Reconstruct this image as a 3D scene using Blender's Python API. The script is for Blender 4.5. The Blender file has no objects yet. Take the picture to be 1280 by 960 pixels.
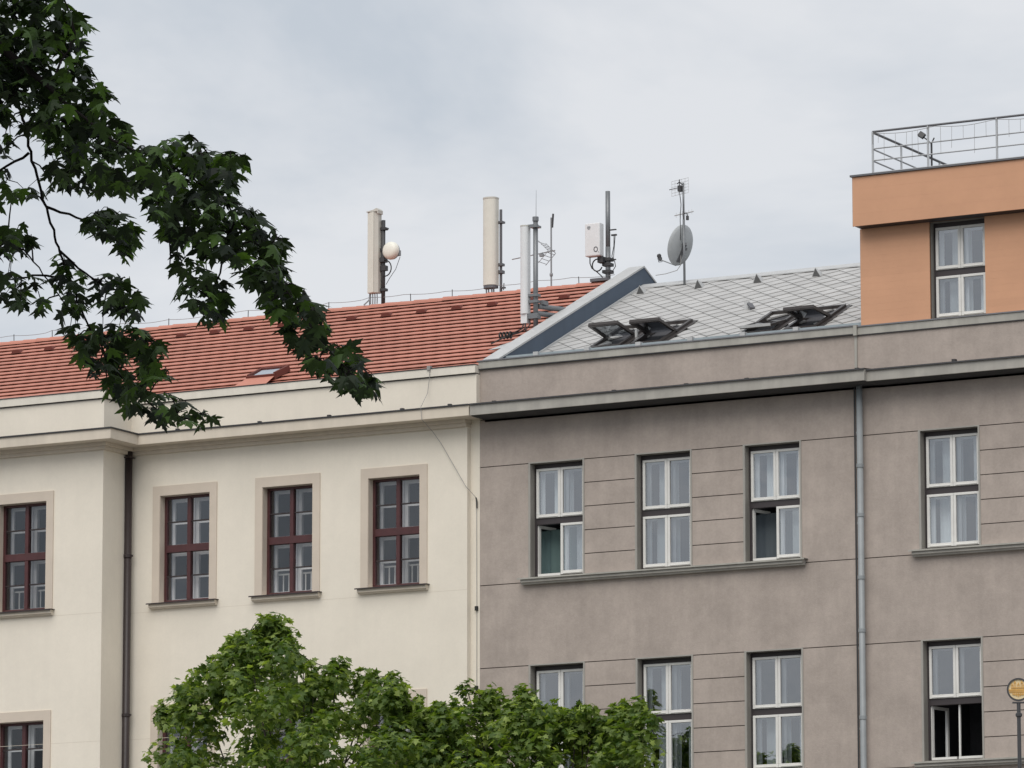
import bpy, math, random
from mathutils import Vector, Matrix, noise as mnoise
random.seed(7)
R = math.radians
S = bpy.context.scene
COL = S.collection

# ------------------------------------------------------------------ camera
F_PX, PITCH, YAW, ROLL = 6650.0, R(9.55), R(28.8), R(-0.045)
CAM = Vector((46.655, -83.648, 1.6))
_fwd = Vector((-math.sin(YAW) * math.cos(PITCH), math.cos(YAW) * math.cos(PITCH), math.sin(PITCH)))
_rt = Vector((math.cos(YAW), math.sin(YAW), 0)); _up = _rt.cross(_fwd)
_r2 = _rt * math.cos(ROLL) + _up * math.sin(ROLL); _u2 = _up * math.cos(ROLL) - _rt * math.sin(ROLL)
cd = bpy.data.cameras.new('camera'); cam = bpy.data.objects.new('camera', cd); COL.objects.link(cam)
M = Matrix((_r2, _u2, -_fwd)).transposed().to_4x4(); M.translation = CAM
cam.matrix_world = M
cd.sensor_width = 36; cd.lens = F_PX / 1280 * 36; cd.clip_start = 0.5; cd.clip_end = 5000
S.camera = cam

def ray(px, py):
    d = _r2 * ((px - 640) / F_PX) - _u2 * ((py - 480) / F_PX) + _fwd
    return d
def at_dist(px, py, dist):          # a point seen in that direction, dist metres in front of the camera
    return CAM + ray(px, py) * dist
def at_y(px, py, Y):
    d = ray(px, py); return CAM + d * ((Y - CAM.y) / d.y)

# ------------------------------------------------------------------ light
SUN_EL, SUN_AZ = 51.0, 10.0        # azimuth measured from -Y (towards the street) turning to -X when negative
w = bpy.data.worlds.new('World'); S.world = w; w.use_nodes = True
nt = w.node_tree; N = nt.nodes; L = nt.links
for n in list(N): N.remove(n)
out = N.new('ShaderNodeOutputWorld'); bg = N.new('ShaderNodeBackground'); bg.inputs['Strength'].default_value = 0.1
sky = N.new('ShaderNodeTexSky'); sky.sky_type = 'NISHITA'; sky.sun_disc = False
sun_dir = Vector((math.sin(R(SUN_AZ)) * math.cos(R(SUN_EL)), -math.cos(R(SUN_AZ)) * math.cos(R(SUN_EL)), math.sin(R(SUN_EL))))
sky.sun_elevation = R(SUN_EL); sky.sun_rotation = math.atan2(sun_dir.x, sun_dir.y)
tc = N.new('ShaderNodeTexCoord'); mp = N.new('ShaderNodeMapping'); mp.inputs['Scale'].default_value = (5.0, 5.0, 11.0)
mp.inputs['Location'].default_value = (4.9892, -6.9053, -4.3197)
nz = N.new('ShaderNodeTexNoise'); nz.inputs['Scale'].default_value = 1.15; nz.inputs['Detail'].default_value = 6; nz.inputs['Roughness'].default_value = 0.58
nz.inputs['Distortion'].default_value = 0.4
rp = N.new('ShaderNodeValToRGB'); e = rp.color_ramp.elements
e[0].position = 0.38; e[0].color = (0.52, 0.56, 0.61, 1); e[1].position = 0.60; e[1].color = (0.705, 0.715, 0.735, 1)
sc_ = N.new('ShaderNodeVectorMath'); sc_.operation = 'SCALE'; sc_.inputs['Scale'].default_value = 7.85
mx = N.new('ShaderNodeMixRGB'); mx.inputs['Fac'].default_value = 0.93
L.new(tc.outputs['Generated'], mp.inputs['Vector']); L.new(mp.outputs['Vector'], nz.inputs['Vector'])
L.new(nz.outputs['Fac'], rp.inputs['Fac']); L.new(rp.outputs['Color'], sc_.inputs[0])
L.new(sky.outputs['Color'], mx.inputs['Color1']); L.new(sc_.outputs['Vector'], mx.inputs['Color2'])
L.new(mx.outputs['Color'], bg.inputs['Color']); L.new(bg.outputs['Background'], out.inputs['Surface'])
sd = bpy.data.lights.new('sun', 'SUN'); sd.energy = 1.5; sd.angle = R(50); sd.color = (1, 0.955, 0.89)
so = bpy.data.objects.new('sun', sd); COL.objects.link(so); so.location = (20, -40, 60)
so.rotation_euler = (-sun_dir).to_track_quat('-Z', 'Y').to_euler()
S.view_settings.view_transform = 'Standard'; S.view_settings.look = 'None'; S.view_settings.gamma = 1
S.view_settings.exposure = 0.48
S.render.engine = 'CYCLES'
S.cycles.transparent_max_bounces = 16; S.cycles.max_bounces = 8

# ------------------------------------------------------------------ materials
MATS = {}
def srgb(r, g, b):
    f = lambda c: (c / 255 / 12.92) if c <= 10 else ((c / 255 + 0.055) / 1.055) ** 2.4
    return (f(r), f(g), f(b))
def mat(name, col, rough=0.7, var=0.0, scale=3.0, bump=0.0, bscale=60.0, metal=0.0, streak=0.0, hue=None, spec=0.5, island=0.0, detail=5, grain=0.0):
    """procedural surface: base colour mottled by world-space noise (and vertical streaks), fine relief"""
    m = bpy.data.materials.new(name); m.use_nodes = True; t = m.node_tree; n = t.nodes; l = t.links
    b = n['Principled BSDF']; b.inputs['Roughness'].default_value = rough; b.inputs['Metallic'].default_value = metal
    b.inputs['Specular IOR Level'].default_value = spec
    MATS[name] = m
    g = n.new('ShaderNodeNewGeometry')
    c2 = hue or tuple(min(1, c * (1 + var)) for c in col)
    c1 = tuple(c * (1 - var) for c in col)
    last = None
    if var > 0 or hue:
        z = n.new('ShaderNodeTexNoise'); z.inputs['Scale'].default_value = scale; z.inputs['Detail'].default_value = detail; z.inputs['Roughness'].default_value = 0.62
        l.new(g.outputs['Position'], z.inputs['Vector'])
        r_ = n.new('ShaderNodeValToRGB'); r_.color_ramp.elements[0].position = 0.32; r_.color_ramp.elements[1].position = 0.68
        r_.color_ramp.elements[0].color = (*c1, 1); r_.color_ramp.elements[1].color = (*c2, 1)
        l.new(z.outputs['Fac'], r_.inputs['Fac']); last = r_.outputs['Color']
    else:
        rgb = n.new('ShaderNodeRGB'); rgb.outputs[0].default_value = (*col, 1); last = rgb.outputs[0]
    if streak > 0:
        mp = n.new('ShaderNodeMapping'); mp.inputs['Scale'].default_value = (5, 5, 0.45)
        l.new(g.outputs['Position'], mp.inputs['Vector'])
        z2 = n.new('ShaderNodeTexNoise'); z2.inputs['Scale'].default_value = 1.3; z2.inputs['Detail'].default_value = 6
        l.new(mp.outputs['Vector'], z2.inputs['Vector'])
        mr = n.new('ShaderNodeMapRange'); mr.inputs['From Min'].default_value = 0.3; mr.inputs['From Max'].default_value = 0.7
        mr.inputs['To Min'].default_value = 1 - streak; mr.inputs['To Max'].default_value = 1 + streak
        l.new(z2.outputs['Fac'], mr.inputs['Value'])
        mu = n.new('ShaderNodeVectorMath'); mu.operation = 'SCALE'
        l.new(last, mu.inputs[0]); l.new(mr.outputs['Result'], mu.inputs['Scale']); last = mu.outputs['Vector']
    if island > 0:
        oi = n.new('ShaderNodeObjectInfo'); ad = n.new('ShaderNodeMath'); ad.operation = 'ADD'
        l.new(g.outputs['Random Per Island'], ad.inputs[0]); l.new(oi.outputs['Random'], ad.inputs[1])
        fr = n.new('ShaderNodeMath'); fr.operation = 'FRACT'; l.new(ad.outputs[0], fr.inputs[0])
        mr2 = n.new('ShaderNodeMapRange'); mr2.inputs['To Min'].default_value = 1 - island; mr2.inputs['To Max'].default_value = 1 + island
        l.new(fr.outputs[0], mr2.inputs['Value'])
        mu2 = n.new('ShaderNodeVectorMath'); mu2.operation = 'SCALE'; l.new(last, mu2.inputs[0]); l.new(mr2.outputs['Result'], mu2.inputs['Scale']); last = mu2.outputs['Vector']
    if grain > 0:
        for gs, ga in ((22.0, grain), (6.5, grain * .8)):
            zg = n.new('ShaderNodeTexNoise'); zg.inputs['Scale'].default_value = gs; zg.inputs['Detail'].default_value = 3; l.new(g.outputs['Position'], zg.inputs['Vector'])
            mg = n.new('ShaderNodeMapRange'); mg.inputs['From Min'].default_value = .3; mg.inputs['From Max'].default_value = .7; mg.inputs['To Min'].default_value = 1 - ga; mg.inputs['To Max'].default_value = 1 + ga
            l.new(zg.outputs['Fac'], mg.inputs['Value']); mq = n.new('ShaderNodeVectorMath'); mq.operation = 'SCALE'; l.new(last, mq.inputs[0]); l.new(mg.outputs['Result'], mq.inputs['Scale']); last = mq.outputs['Vector']
    l.new(last, b.inputs['Base Color'])
    if bump > 0:
        z3 = n.new('ShaderNodeTexNoise'); z3.inputs['Scale'].default_value = bscale; z3.inputs['Detail'].default_value = 4
        l.new(g.outputs['Position'], z3.inputs['Vector'])
        bp = n.new('ShaderNodeBump'); bp.inputs['Strength'].default_value = bump; bp.inputs['Distance'].default_value = 0.01
        l.new(z3.outputs['Fac'], bp.inputs['Height']); l.new(bp.outputs['Normal'], b.inputs['Normal'])
    return m
def glass(name, fac, tint, rough=0.0):
    m = bpy.data.materials.new(name); m.use_nodes = True; t = m.node_tree; n = t.nodes; l = t.links
    for q in list(n): n.remove(q)
    o = n.new('ShaderNodeOutputMaterial'); tr = n.new('ShaderNodeBsdfTransparent'); tr.inputs['Color'].default_value = (*tint, 1)
    gl = n.new('ShaderNodeBsdfGlossy'); gl.inputs['Roughness'].default_value = rough; gl.inputs['Color'].default_value = (0.93, 0.96, 1.0, 1)
    g = n.new('ShaderNodeNewGeometry'); z = n.new('ShaderNodeTexNoise'); z.inputs['Scale'].default_value = 2.2; z.inputs['Detail'].default_value = 1
    bp = n.new('ShaderNodeBump'); bp.inputs['Strength'].default_value = 0.10; bp.inputs['Distance'].default_value = 0.02
    l.new(g.outputs['Position'], z.inputs['Vector']); l.new(z.outputs['Fac'], bp.inputs['Height']); l.new(bp.outputs['Normal'], gl.inputs['Normal'])
    lw = n.new('ShaderNodeLayerWeight'); lw.inputs['Blend'].default_value = 0.35
    ma = n.new('ShaderNodeMath'); ma.operation = 'MULTIPLY_ADD'; ma.inputs[1].default_value = 0.8; ma.inputs[2].default_value = fac
    l.new(lw.outputs['Fresnel'], ma.inputs[0]); ma.use_clamp = True
    mx = n.new('ShaderNodeMixShader'); l.new(ma.outputs[0], mx.inputs['Fac']); l.new(tr.outputs[0], mx.inputs[1]); l.new(gl.outputs[0], mx.inputs[2])
    l.new(mx.outputs[0], o.inputs['Surface']); MATS[name] = m
    return m
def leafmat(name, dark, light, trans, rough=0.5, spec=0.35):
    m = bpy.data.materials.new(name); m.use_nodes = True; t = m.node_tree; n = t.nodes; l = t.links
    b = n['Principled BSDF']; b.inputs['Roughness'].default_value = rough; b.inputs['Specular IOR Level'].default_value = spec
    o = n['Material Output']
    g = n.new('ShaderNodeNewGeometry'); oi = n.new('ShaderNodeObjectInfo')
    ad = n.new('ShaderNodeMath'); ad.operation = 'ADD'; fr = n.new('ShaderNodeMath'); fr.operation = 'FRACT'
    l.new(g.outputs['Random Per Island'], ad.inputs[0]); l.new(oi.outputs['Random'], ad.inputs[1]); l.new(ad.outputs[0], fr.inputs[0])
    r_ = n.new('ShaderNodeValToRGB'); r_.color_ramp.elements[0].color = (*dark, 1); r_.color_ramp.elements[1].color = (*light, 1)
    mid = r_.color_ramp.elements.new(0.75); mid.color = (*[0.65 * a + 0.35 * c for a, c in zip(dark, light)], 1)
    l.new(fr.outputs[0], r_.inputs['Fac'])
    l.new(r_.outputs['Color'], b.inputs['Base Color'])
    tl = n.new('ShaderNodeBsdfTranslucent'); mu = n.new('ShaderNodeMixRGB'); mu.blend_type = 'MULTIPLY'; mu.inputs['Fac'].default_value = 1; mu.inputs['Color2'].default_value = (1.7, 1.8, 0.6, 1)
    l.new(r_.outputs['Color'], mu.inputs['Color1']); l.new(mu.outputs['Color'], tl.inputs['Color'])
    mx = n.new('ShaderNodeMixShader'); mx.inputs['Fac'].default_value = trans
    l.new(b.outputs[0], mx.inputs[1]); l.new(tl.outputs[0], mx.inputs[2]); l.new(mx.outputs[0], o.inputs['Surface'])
    MATS[name] = m
    return m

mat('grey_render', (0.395, 0.338, 0.30), 0.9, var=0.13, scale=1.25, bump=0.35, bscale=45, streak=0.04, detail=10, grain=0.045)
mat('grey_groove', (0.12, 0.105, 0.095), 0.95)
mat('grey_trim', (0.37, 0.353, 0.32), 0.8, var=0.10, scale=2.5, streak=0.08)
mat('grey_soffit_shade', (0.05, 0.05, 0.052), 0.9, var=0.15)  # dark soffit, with the cornice shade also put into its colour
mat('grey_coping', (0.37, 0.356, 0.32), 0.6, var=0.10, scale=2.0, streak=0.10)
mat('reveal_grey', (0.25, 0.235, 0.21), 0.85)
mat('bead_grey', (0.34, 0.325, 0.295), 0.7, var=0.06)
mat('cream_render', (0.775, 0.715, 0.615), 0.85, grain=0.012, var=0.045, scale=0.7, bump=0.12, bscale=70, streak=0.012)
mat('cream_trim', (0.64, 0.57, 0.475), 0.8, var=0.05, scale=1.5, streak=0.04)
mat('cream_band', (0.605, 0.525, 0.44), 0.85, var=0.05, scale=2)
mat('cream_coping', (0.73, 0.685, 0.60), 0.6, var=0.05, scale=2, streak=0.05)
mat('dark_edge', (0.035, 0.034, 0.036), 0.6)
mat('brown_wood', (0.072, 0.022, 0.023), 0.42, var=0.15, scale=6)
mat('brown_metal', (0.034, 0.024, 0.024), 0.45, var=0.1)
mat('white_paint', (0.72, 0.71, 0.68), 0.45, var=0.04, scale=5)
mat('white_inner', (0.84, 0.84, 0.84), 0.5)
mat('frame_brown', (0.042, 0.034, 0.036), 0.5)
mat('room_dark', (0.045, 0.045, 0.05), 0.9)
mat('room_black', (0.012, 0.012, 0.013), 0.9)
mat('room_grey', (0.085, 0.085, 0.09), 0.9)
mat('curtain_white', (0.84, 0.86, 0.87), 0.9, var=0.05, scale=2)
mat('curtain_green', (0.11, 0.17, 0.165), 0.9)
mat('curtain_slate', (0.10, 0.12, 0.135), 0.9)
mat('curtain_grey', (0.40, 0.40, 0.42), 0.9, var=0.05)
glass('glass_blue', 0.23, (0.90, 0.95, 0.97))
glass('glass_grey', 0.06, (0.9, 0.9, 0.9))
glass('glass_dim', 0.0, (0.88, 0.9, 0.9))
glass('glass_roof', 0.42, (0.45, 0.48, 0.5))
mat('tile_red', (0.48, 0.205, 0.150), 0.75, var=0.09, scale=0.9, bump=0.2, bscale=40, island=0.025)
mat('tile_under', (0.14, 0.04, 0.03), 0.9)
mat('slate_grey', (0.45, 0.447, 0.44), 0.65, var=0.08, scale=3.0, bump=0.1, bscale=50, island=0.07)
mat('slate_under', (0.11, 0.11, 0.11), 0.9)
mat('zinc', (0.47, 0.475, 0.475), 0.5, var=0.07, scale=2.5, metal=0.0, streak=0.05)
mat('blue_sheet', (0.066, 0.094, 0.135), 0.6, var=0.06, scale=1.4, streak=0.06)
mat('eave_metal', (0.31, 0.36, 0.385), 0.4, var=0.1, scale=4)
mat('pipe_grey', (0.27, 0.29, 0.30), 0.45, var=0.08, scale=3)
mat('orange_board', (0.60, 0.325, 0.195), 0.7, var=0.04, scale=1.6, island=0.02, bump=0.06)
mat('orange_back', (0.30, 0.14, 0.07), 0.8)
mat('rail_steel', (0.46, 0.47, 0.48), 0.35, metal=0.4)
mat('rail_dark', (0.14, 0.14, 0.15), 0.4, metal=0.3)
mat('antenna_cream', (0.68, 0.67, 0.60), 0.5, var=0.04)
mat('antenna_side', (0.54, 0.53, 0.48), 0.55, var=0.04)
mat('antenna_white', (0.72, 0.73, 0.74), 0.5, var=0.03)
mat('radome_cream', (0.80, 0.785, 0.70), 0.5)
mat('pole_dark', (0.045, 0.045, 0.048), 0.5)
mat('pole_steel', (0.19, 0.20, 0.21), 0.4, metal=0.3)
mat('thin_steel', (0.28, 0.29, 0.30), 0.4, metal=0.3)
mat('cable_black', (0.018, 0.018, 0.018), 0.6)
mat('wire_grey', (0.30, 0.29, 0.28), 0.6)
mat('dish_grey', (0.42, 0.44, 0.45), 0.45, var=0.05)
mat('skylight_frame', (0.05, 0.043, 0.041), 0.4, var=0.12, scale=8)
mat('skylight_lining', (0.30, 0.27, 0.24), 0.6)
mat('sign_gold', (0.62, 0.34, 0.075), 0.5, var=0.12, scale=25)
mat('sign_pale', (0.72, 0.58, 0.34), 0.5)
mat('bark', (0.055, 0.045, 0.038), 0.9, var=0.3, scale=9, bump=0.6, bscale=30)
mat('twig', (0.012, 0.010, 0.010), 0.9, spec=0.1)
leafmat('leaf_near', (0.008, 0.0125, 0.010), (0.062, 0.118, 0.024), 0.26, 0.55, 0.2)  # leaf colour darkened to stand in for backlight against the sky
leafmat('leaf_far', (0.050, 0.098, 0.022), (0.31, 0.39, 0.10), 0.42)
leafmat('leaf_young_lit', (0.075, 0.13, 0.028), (0.34, 0.42, 0.115), 0.42)  # lighter leaves: new growth, with crown highlights put into the colour
mat('asphalt', (0.05, 0.05, 0.052), 0.9, var=0.2, scale=2)
mat('paving', (0.24, 0.23, 0.22), 0.85, var=0.12, scale=3)
mat('earth', (0.10, 0.10, 0.075), 0.95, var=0.2, scale=0.2)
mat('kerb_stone', (0.32, 0.31, 0.30), 0.8, var=0.1)
mat('paint_white', (0.7, 0.7, 0.7), 0.7)

# ------------------------------------------------------------------ mesh helpers
WL = {}
class MB:
    def __init__(s): s.v = []; s.f = []; s.m = []; s.mi = 0; s.parts = []
    def add(s, vs, fs):
        o = len(s.v); s.v += [tuple(p) for p in vs]
        f0 = len(s.f)
        for f in fs: s.f.append(tuple(i + o for i in f)); s.m.append(s.mi)
        s.parts.append((o, len(s.v), f0, len(s.f)))
        return s
    def box(s, x0, x1, y0, y1, z0, z1):
        return s.add([(x0, y0, z0), (x1, y0, z0), (x1, y1, z0), (x0, y1, z0), (x0, y0, z1), (x1, y0, z1), (x1, y1, z1), (x0, y1, z1)],
                     [(0, 3, 2, 1), (4, 5, 6, 7), (0, 1, 5, 4), (1, 2, 6, 5), (2, 3, 7, 6), (3, 0, 4, 7)])
    def mbox(s, mtx, sx, sy, sz):
        vs = [mtx @ Vector((x * sx / 2, y * sy / 2, z * sz / 2)) for z in (-1, 1) for x, y in ((-1, -1), (1, -1), (1, 1), (-1, 1))]
        return s.add(vs, [(0, 3, 2, 1), (4, 5, 6, 7), (0, 1, 5, 4), (1, 2, 6, 5), (2, 3, 7, 6), (3, 0, 4, 7)])
    def bar(s, a, b, wd, ht, up=Vector((0, 0, 1))):
        a = Vector(a); b = Vector(b); d = (b - a); ln = d.length; d.normalize()
        x = d.cross(up).normalized(); u = x.cross(d).normalized()
        m = Matrix((d, x, u)).transposed().to_4x4(); m.translation = (a + b) / 2
        return s.mbox(m, ln, wd, ht)
    def tube(s, pts, r, n=8, r1=None, cap=True):
        pts = [Vector(p) for p in pts]; k = len(pts); r1 = r if r1 is None else r1
        rings = []
        prev = None
        for i, p in enumerate(pts):
            d = (pts[min(i + 1, k - 1)] - pts[max(i - 1, 0)])
            if d.length < 1e-9: d = Vector((0, 0, 1))
            d.normalize()
            if prev is None:
                a = Vector((0, 0, 1)) if abs(d.z) < 0.9 else Vector((1, 0, 0))
                x = d.cross(a).normalized()
            else:
                x = (prev - d * prev.dot(d)); x = x.normalized() if x.length > 1e-6 else d.orthogonal().normalized()
            prev = x; y = d.cross(x); rr = r + (r1 - r) * i / max(1, k - 1)
            rings.append([p + (x * math.cos(2 * math.pi * j / n) + y * math.sin(2 * math.pi * j / n)) * rr for j in range(n)])
        vs = [q for ring in rings for q in ring]; fs = []
        for i in range(k - 1):
            for j in range(n):
                fs.append((i * n + j, i * n + (j + 1) % n, (i + 1) * n + (j + 1) % n, (i + 1) * n + j))
        if cap: fs.append(tuple(reversed(range(n)))); fs.append(tuple((k - 1) * n + j for j in range(n)))
        return s.add(vs, fs)
    def lathe(s, prof, origin, axis, n=24):
        """prof: (radius, height) along axis"""
        axis = Vector(axis).normalized(); x = axis.orthogonal().normalized(); y = axis.cross(x); o = Vector(origin)
        vs = []; fs = []
        for r, h in prof:
            for j in range(n): vs.append(o + axis * h + (x * math.cos(2 * math.pi * j / n) + y * math.sin(2 * math.pi * j / n)) * r)
        for i in range(len(prof) - 1):
            for j in range(n): fs.append((i * n + j, i * n + (j + 1) % n, (i + 1) * n + (j + 1) % n, (i + 1) * n + j))
        return s.add(vs, fs)
    def prism(s, poly, x0, x1, axis='X'):
        """poly of (a, b): (y, z) for axis X, (x, z) for axis Y, (x, y) for axis Z"""
        n = len(poly)
        def P(t, a, b): return (t, a, b) if axis == 'X' else ((a, t, b) if axis == 'Y' else (a, b, t))
        vs = [P(x0, a, b) for a, b in poly] + [P(x1, a, b) for a, b in poly]
        fs = [tuple(range(n)), tuple(reversed(range(n, 2 * n)))]
        for i in range(n): fs.append((i, i + n, (i + 1) % n + n, (i + 1) % n))
        return s.add(vs, fs)
    def ring(s, x0, x1, z0, z1, t, y0, y1, tb=None, tt=None):
        tb = t if tb is None else tb; tt = t if tt is None else tt
        s.box(x0, x1, y0, y1, z0, z0 + tb); s.box(x0, x1, y0, y1, z1 - tt, z1)
        s.box(x0, x0 + t, y0, y1, z0 + tb, z1 - tt); s.box(x1 - t, x1, y0, y1, z0 + tb, z1 - tt); return s
    def build(s, name, material, parent=None, smooth=False, origin=None, bevel=0.0):
        o_w = Vector(origin) if origin is not None else (WL[parent.name] if parent else Vector((0, 0, 0)))
        me = bpy.data.meshes.new(name); me.from_pydata([tuple(Vector(v) - o_w) for v in s.v], [], s.f); me.update()
        ms = material if isinstance(material, (list, tuple)) else [material]
        for q in ms: me.materials.append(MATS[q])
        if len(ms) > 1: me.polygons.foreach_set('material_index', s.m)
        import bmesh as _b
        bm = _b.new(); bm.from_mesh(me); _b.ops.recalc_face_normals(bm, faces=bm.faces); bm.to_mesh(me); bm.free()
        if smooth: me.polygons.foreach_set('use_smooth', [True] * len(me.polygons))
        o = bpy.data.objects.new(name, me); COL.objects.link(o)
        if parent: o.parent = parent; o.location = o_w - WL[parent.name]
        else: o.location = o_w
        WL[o.name] = o_w
        if bevel > 0:
            bv = o.modifiers.new('soft_edge', 'BEVEL'); bv.width = bevel; bv.segments = 2; bv.limit_method = 'ANGLE'
        return o
def build_each(mb, name, material, parent, smooth=False):
    """every primitive of mb as an object of its own"""
    out_ = []
    for (v0, v1, f0, f1) in mb.parts:
        k = MB(); k.v = mb.v[v0:v1]; k.f = [tuple(i - v0 for i in f) for f in mb.f[f0:f1]]; k.m = mb.m[f0:f1]
        out_.append(k.build(name, material, parent, smooth))
    return out_
def root(name, label, cat, loc, group=None):
    o = bpy.data.objects.new(name, None); COL.objects.link(o); o.location = loc; WL[o.name] = Vector(loc)
    o.empty_display_size = 0.3
    o['label'] = label; o['category'] = cat
    if group: o['group'] = group
    return o
def struct(o): o['kind'] = 'structure'; return o
def stuff(o): o['kind'] = 'stuff'; return o
def piece(mesh, name, loc, parent, rot=None):
    o = bpy.data.objects.new(name, mesh); COL.objects.link(o); o.parent = parent
    o.location = Vector(loc) - WL[parent.name]; WL[o.name] = Vector(loc)
    if rot is not None: o.rotation_mode = 'QUATERNION'; o.rotation_quaternion = rot
    return o
def wall_holes(mb, x0, x1, z0, z1, y0, y1, holes):
    xs = sorted({x0, x1, *[h[0] for h in holes], *[h[1] for h in holes]}); zs = sorted({z0, z1, *[h[2] for h in holes], *[h[3] for h in holes]})
    xs = [x for x in xs if x0 <= x <= x1]; zs = [z for z in zs if z0 <= z <= z1]
    def solid(i, j):
        if i < 0 or j < 0 or i >= len(xs) - 1 or j >= len(zs) - 1: return False
        cx = (xs[i] + xs[i + 1]) / 2; cz = (zs[j] + zs[j + 1]) / 2
        return not any(h[0] < cx < h[1] and h[2] < cz < h[3] for h in holes)
    for i in range(len(xs) - 1):
        for j in range(len(zs) - 1):
            if not solid(i, j): continue
            a, b, c, d = xs[i], xs[i + 1], zs[j], zs[j + 1]
            mb.add([(a, y0, c), (b, y0, c), (b, y0, d), (a, y0, d)], [(0, 1, 2, 3)])
            mb.add([(a, y1, c), (b, y1, c), (b, y1, d), (a, y1, d)], [(3, 2, 1, 0)])
            if not solid(i - 1, j): mb.add([(a, y0, c), (a, y1, c), (a, y1, d), (a, y0, d)], [(3, 2, 1, 0)])
            if not solid(i + 1, j): mb.add([(b, y0, c), (b, y1, c), (b, y1, d), (b, y0, d)], [(0, 1, 2, 3)])
            if not solid(i, j - 1): mb.add([(a, y0, c), (b, y0, c), (b, y1, c), (a, y1, c)], [(3, 2, 1, 0)])
            if not solid(i, j + 1): mb.add([(a, y0, d), (b, y0, d), (b, y1, d), (a, y1, d)], [(0, 1, 2, 3)])
    return mb

# ------------------------------------------------------------------ ground and street
g = MB(); g.add([(-1500, -1500, 0), (1500, -1500, 0), (1500, 1500, 0), (-1500, 1500, 0)], [(0, 1, 2, 3)])
struct(g.build('ground', 'earth'))
g = MB(); g.add([(-200, -40, .02), (200, -40, .02), (200, -12, .02), (-200, -12, .02)], [(0, 1, 2, 3)]); struct(g.build('road', 'asphalt'))
g = MB(); g.box(-200, 200, -11.8, -0.0, -.1, .14); struct(g.build('pavement', 'paving'))
g = MB(); g.box(-200, 200, -12, -11.803, -.1, .145); struct(g.build('kerb', 'kerb_stone'))
g = MB(); g.box(-200, 200, -100, -40.0, -.1, .14); struct(g.build('pavement', 'paving'))
g = MB()
for i in range(60): g.add([(-180 + i * 6, -26.08, .026), (-177 + i * 6, -26.08, .026), (-177 + i * 6, -25.92, .026), (-180 + i * 6, -25.92, .026)], [(0, 1, 2, 3)])
struct(g.build('road_marking', 'paint_white'))

# ------------------------------------------------------------------ windows
def wavy(mb, x0, x1, z0, z1, y, amp=0.03, wl=0.11, seed=0):
    n = max(6, int((x1 - x0) / 0.02)); rnd = random.Random(seed); ph = rnd.random() * 6
    vs = []
    for i in range(n + 1):
        x = x0 + (x1 - x0) * i / n
        yy = y + .4 * amp * math.sin(2 * math.pi * x / (1.7 * wl) + ph + 0.9 * math.sin(x * 9 + ph))
        vs += [(x, yy, z0), (x, yy, z1)]
    mb.add(vs, [(2 * i, 2 * i + 2, 2 * i + 3, 2 * i + 1) for i in range(n)])

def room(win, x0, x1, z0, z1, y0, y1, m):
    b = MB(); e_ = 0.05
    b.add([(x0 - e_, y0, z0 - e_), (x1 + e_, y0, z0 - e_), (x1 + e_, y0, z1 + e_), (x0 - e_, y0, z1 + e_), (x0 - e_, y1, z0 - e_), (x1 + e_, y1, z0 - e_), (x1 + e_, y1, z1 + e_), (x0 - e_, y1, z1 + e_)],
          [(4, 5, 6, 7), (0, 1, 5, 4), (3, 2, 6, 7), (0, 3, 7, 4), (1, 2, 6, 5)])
    b.build('room_lining', m, win)

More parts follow.
